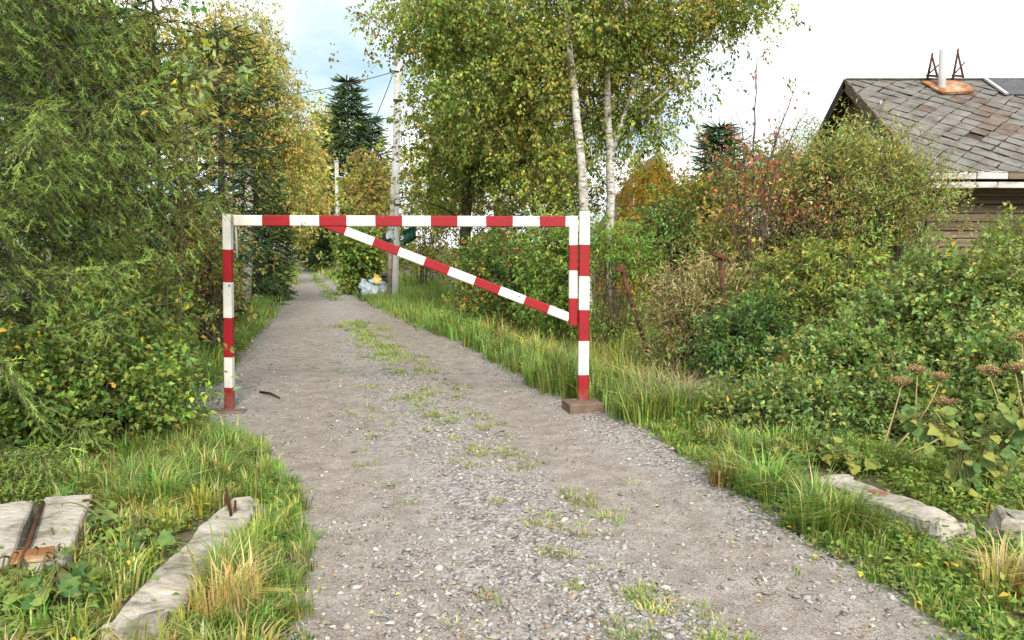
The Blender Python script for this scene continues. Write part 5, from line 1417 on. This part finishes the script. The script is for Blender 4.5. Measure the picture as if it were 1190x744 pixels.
def grass():
    rng = np.random.default_rng(77)
    near = MB()
    tufts(near, verge(-1, 520, 2.4, 7.2, -0.02, 0.5, rng), 36, .06, .17, .0075, GR_A, rng)
    tufts(near, verge(-1, 170, 2.6, 6.6, 0.15, 1.3, rng), 40, .10, .22, .0085, GR_Y, rng, .06)
    tufts(near, verge(-1, 300, 4.6, 7.4, 0.2, 1.5, rng), 38, .12, .28, .008, GR_A, rng, .06)
    tufts(near, verge(1, 420, 2.8, 7.4, 0.0, 0.5, rng), 32, .05, .13, .007, GR_A, rng)
    tufts(near, verge(1, 260, 5.3, 7.6, 0.25, 1.3, rng), 40, .10, .25, .0085, GR_A, rng, .06)
    tufts(near, verge(-1, 260, 3.0, 5.8, 0.7, 2.6, rng), 30, .05, .14, .0075, GR_A, rng, .07, .8)
    tufts(near, verge(1, 240, 3.4, 6.0, 0.4, 2.0, rng), 30, .05, .15, .0075, GR_A, rng, .07, .8)
    # single big tufts seen in the photograph
    big = np.array([on_ground(950, 620)[:2], on_ground(985, 625)[:2], on_ground(840, 560)[:2], on_ground(870, 575)[:2], on_ground(905, 590)[:2], on_ground(250, 690)[:2], on_ground(215, 565)[:2], on_ground(185, 600)[:2], on_ground(235, 575)[:2]])
    tufts(near, np.repeat(big, 5, 0) + rng.normal(0, .06, (45, 2)), 46, .24, .40, .009, GR_A, rng, .06, .75)
    dry = np.array([on_ground(1165, 690)[:2], on_ground(1180, 680)[:2], on_ground(290, 720)[:2], on_ground(250, 725)[:2]])
    tufts(near, np.repeat(dry, 4, 0) + rng.normal(0, .06, (16, 2)), 40, .22, .38, .007, [(3, DRY), (2, (0.36, .29, .10)), (2, (.24, .23, .07))], rng, .05, .5)
    tag(near.build('verge_grass', M['grass']), 'grass tufts along both edges of the road in the foreground', 'grass', kind='stuff')
    bank = MB()
    tufts(bank, verge(1, 1150, 7.0, 16, -0.08, 2.4, rng, 1.2), 26, .22, .52, .013, GR_D, rng, .09)
    tufts(bank, verge(1, 260, 8.0, 14, 0.3, 2.6, rng), 34, .35, .65, .010, GR_Y, rng, .09)
    tufts(bank, verge(1, 700, 15, 34, -0.12, 3.0, rng), 20, .25, .55, .022, GR_D, rng, .16)
    tufts(bank, verge(-1, 620, 7.6, 16, 0.0, 1.8, rng, 1.2), 24, .15, .36, .013, GR_D, rng, .09)
    tufts(bank, verge(-1, 360, 15, 34, 0.0, 2.0, rng), 20, .2, .45, .022, GR_D, rng, .16)
    tufts(bank, verge(1, 420, 33, 85, -0.1, 4.0, rng, 1.5), 22, .3, .6, .035, GR_A, rng, .3)
    tufts(bank, verge(-1, 320, 33, 85, -0.1, 3.0, rng, 1.5), 22, .3, .6, .035, GR_A, rng, .3)
    tufts(bank, verge(1, 700, 8, 22, 2.2, 7.5, rng), 18, .35, .7, .017, GR_A, rng, .14)
    tag(bank.build('bank_grass', M['grass']), 'tall green grass on the banks beyond the barrier', 'grass', kind='stuff')
    c = np.stack([col(rng.uniform(688, 800, 130), 1.0), np.ones(130)], 1) * rng.uniform(8.4, 9.5, (130, 1))
    tufts(bank, c, 30, .45, .85, .010, GR_Y + GR_D, rng, .09)
    heap = MB()
    c = np.array([on_ground(795, 482)[:2], on_ground(815, 474)[:2], on_ground(835, 478)[:2], on_ground(775, 488)[:2]])
    tufts(heap, np.repeat(c, 7, 0) + rng.normal(0, .10, (28, 2)), 50, .35, .6, .007, [(3, (.30, .24, .15)), (2, (.22, .17, .11)), (1, (.40, .34, .22))], rng, .1, 1.1)
    tag(heap.build('dry_grass_heap', M['grass']), 'heap of dry brown grass right of the hinge post footing', 'grass', kind='stuff')
    # thin grass in the middle of the road
    mid = MB()
    y = 3.0 + rng.random(2600) ** 1.3 * 14; u = rng.normal(0.45, 0.38, 2600)
    keep = (noise2(u * 3.2, y * 2.2, 3) + .6 * noise2(u * 9, y * 7, 1) > 0.35)
    xy = np.stack([u - .272 * (y - 3.25), y], 1)[keep]
    p1 = np.stack([on_ground(430, 392)[:2], on_ground(425, 385)[:2], on_ground(438, 402)[:2], on_ground(447, 412)[:2], on_ground(470, 462)[:2], on_ground(490, 478)[:2], on_ground(505, 488)[:2]])
    p1 = np.repeat(p1, 22, 0) + rng.normal(0, 1, (len(p1) * 22, 2)) * np.array([[.16, .45]])
    tufts(mid, np.concatenate([xy, p1]), 15, .025, .085, .006, [(3, (.17, .20, .05)), (3, (.13, .17, .04)), (1, (.28, .25, .09))], rng, .04, .9)
    q = rng.random(150)[:, None]; pp = on_ground(408, 374)[:2] * (1 - q) + on_ground(458, 424)[:2] * q + rng.normal(0, 1, (150, 2)) * [[.17, .2]]
    tufts(mid, pp, 18, .05, .12, .009, [(3, (.16, .21, .05)), (2, (.13, .18, .04)), (1, (.22, .22, .07))], rng, .07, .8)
    y = 24 + rng.random(700) * 60; u = rng.normal(0.25, .12, 700)
    tufts(mid, np.stack([u - .272 * (y - 3.25), y], 1), 10, .03, .09, .03, GR_A, rng, .12, .8)
    tag(mid.build('road_grass', M['grass']), 'thin patches of short grass along the middle of the road', 'grass', kind='stuff')
    # low broad-leaved ground cover
    gc = MB()
    for side, n, y0, y1, d0, d1, s in ((1, 1700, 2.8, 8, 0.0, 1.5, .040), (-1, 1700, 2.6, 7.0, 0.1, 2.6, .036), (1, 700, 3.6, 6.0, 0.4, 2.2, .045), (1, 1300, 7.5, 16, 0, 2.2, .055), (-1, 800, 7.8, 16, 0, 1.6, .05)):
        xy = verge(side, n, y0, y1, d0, d1, rng, 1.0, 0.8); ok = clear_of(xy[:, 0], xy[:, 1]); xy = xy[ok]; n = len(xy)
        i = np.repeat(np.arange(n), 11); m = len(i)
        P = np.stack([xy[i, 0], xy[i, 1], np.zeros(m)], 1) + rng.normal(0, 1, (m, 3)) * [.07, .07, 0]
        P[:, 2] = height(P[:, 0], P[:, 1]) + np.abs(rng.normal(0, .05, m)) * (1.0 + (y0 > 7))
        D = unit(rng.normal(0, 1, (m, 3)) * [1, 1, .35] + [0, 0, .1])
        leaves(gc, P, D, rng.normal(0, .3, (m, 3)) + [0, 0, 1], s * rng.uniform(.6, 1.3, m), s * .6 * rng.uniform(.7, 1.2, m), pick([(4, G_MID), (3, G_LIGHT), (1, OLIVE), (.3, YEL)], m, rng))
    tag(gc.build('ground_cover', M['leaf']), 'low leafy weeds covering the verges', 'weeds', kind='stuff')
    # fallen leaves on the road and verges
    fl = MB(); n = 900
    y = 2.8 + rng.random(n) ** 1.5 * 16; u = rng.uniform(-1.6, 2.3, n); x = u - .272 * (y - 3.25)
    leaves(fl, np.stack([x, y, height(x, y) + .018], 1), rng.normal(0, 1, (n, 3)) * [1, 1, .15], rng.normal(0, .25, (n, 3)) + [0, 0, 1], rng.uniform(.015, .035, n), rng.uniform(.01, .022, n),
           pick([(3, (.38, .28, .10)), (2, (.24, .15, .08)), (1, (.55, .45, .25)), (1, BROWN)], n, rng))
    tag(fl.build('fallen_leaves', M['leaf']), 'small fallen leaves scattered on the gravel', 'leaves', kind='stuff')


grass()
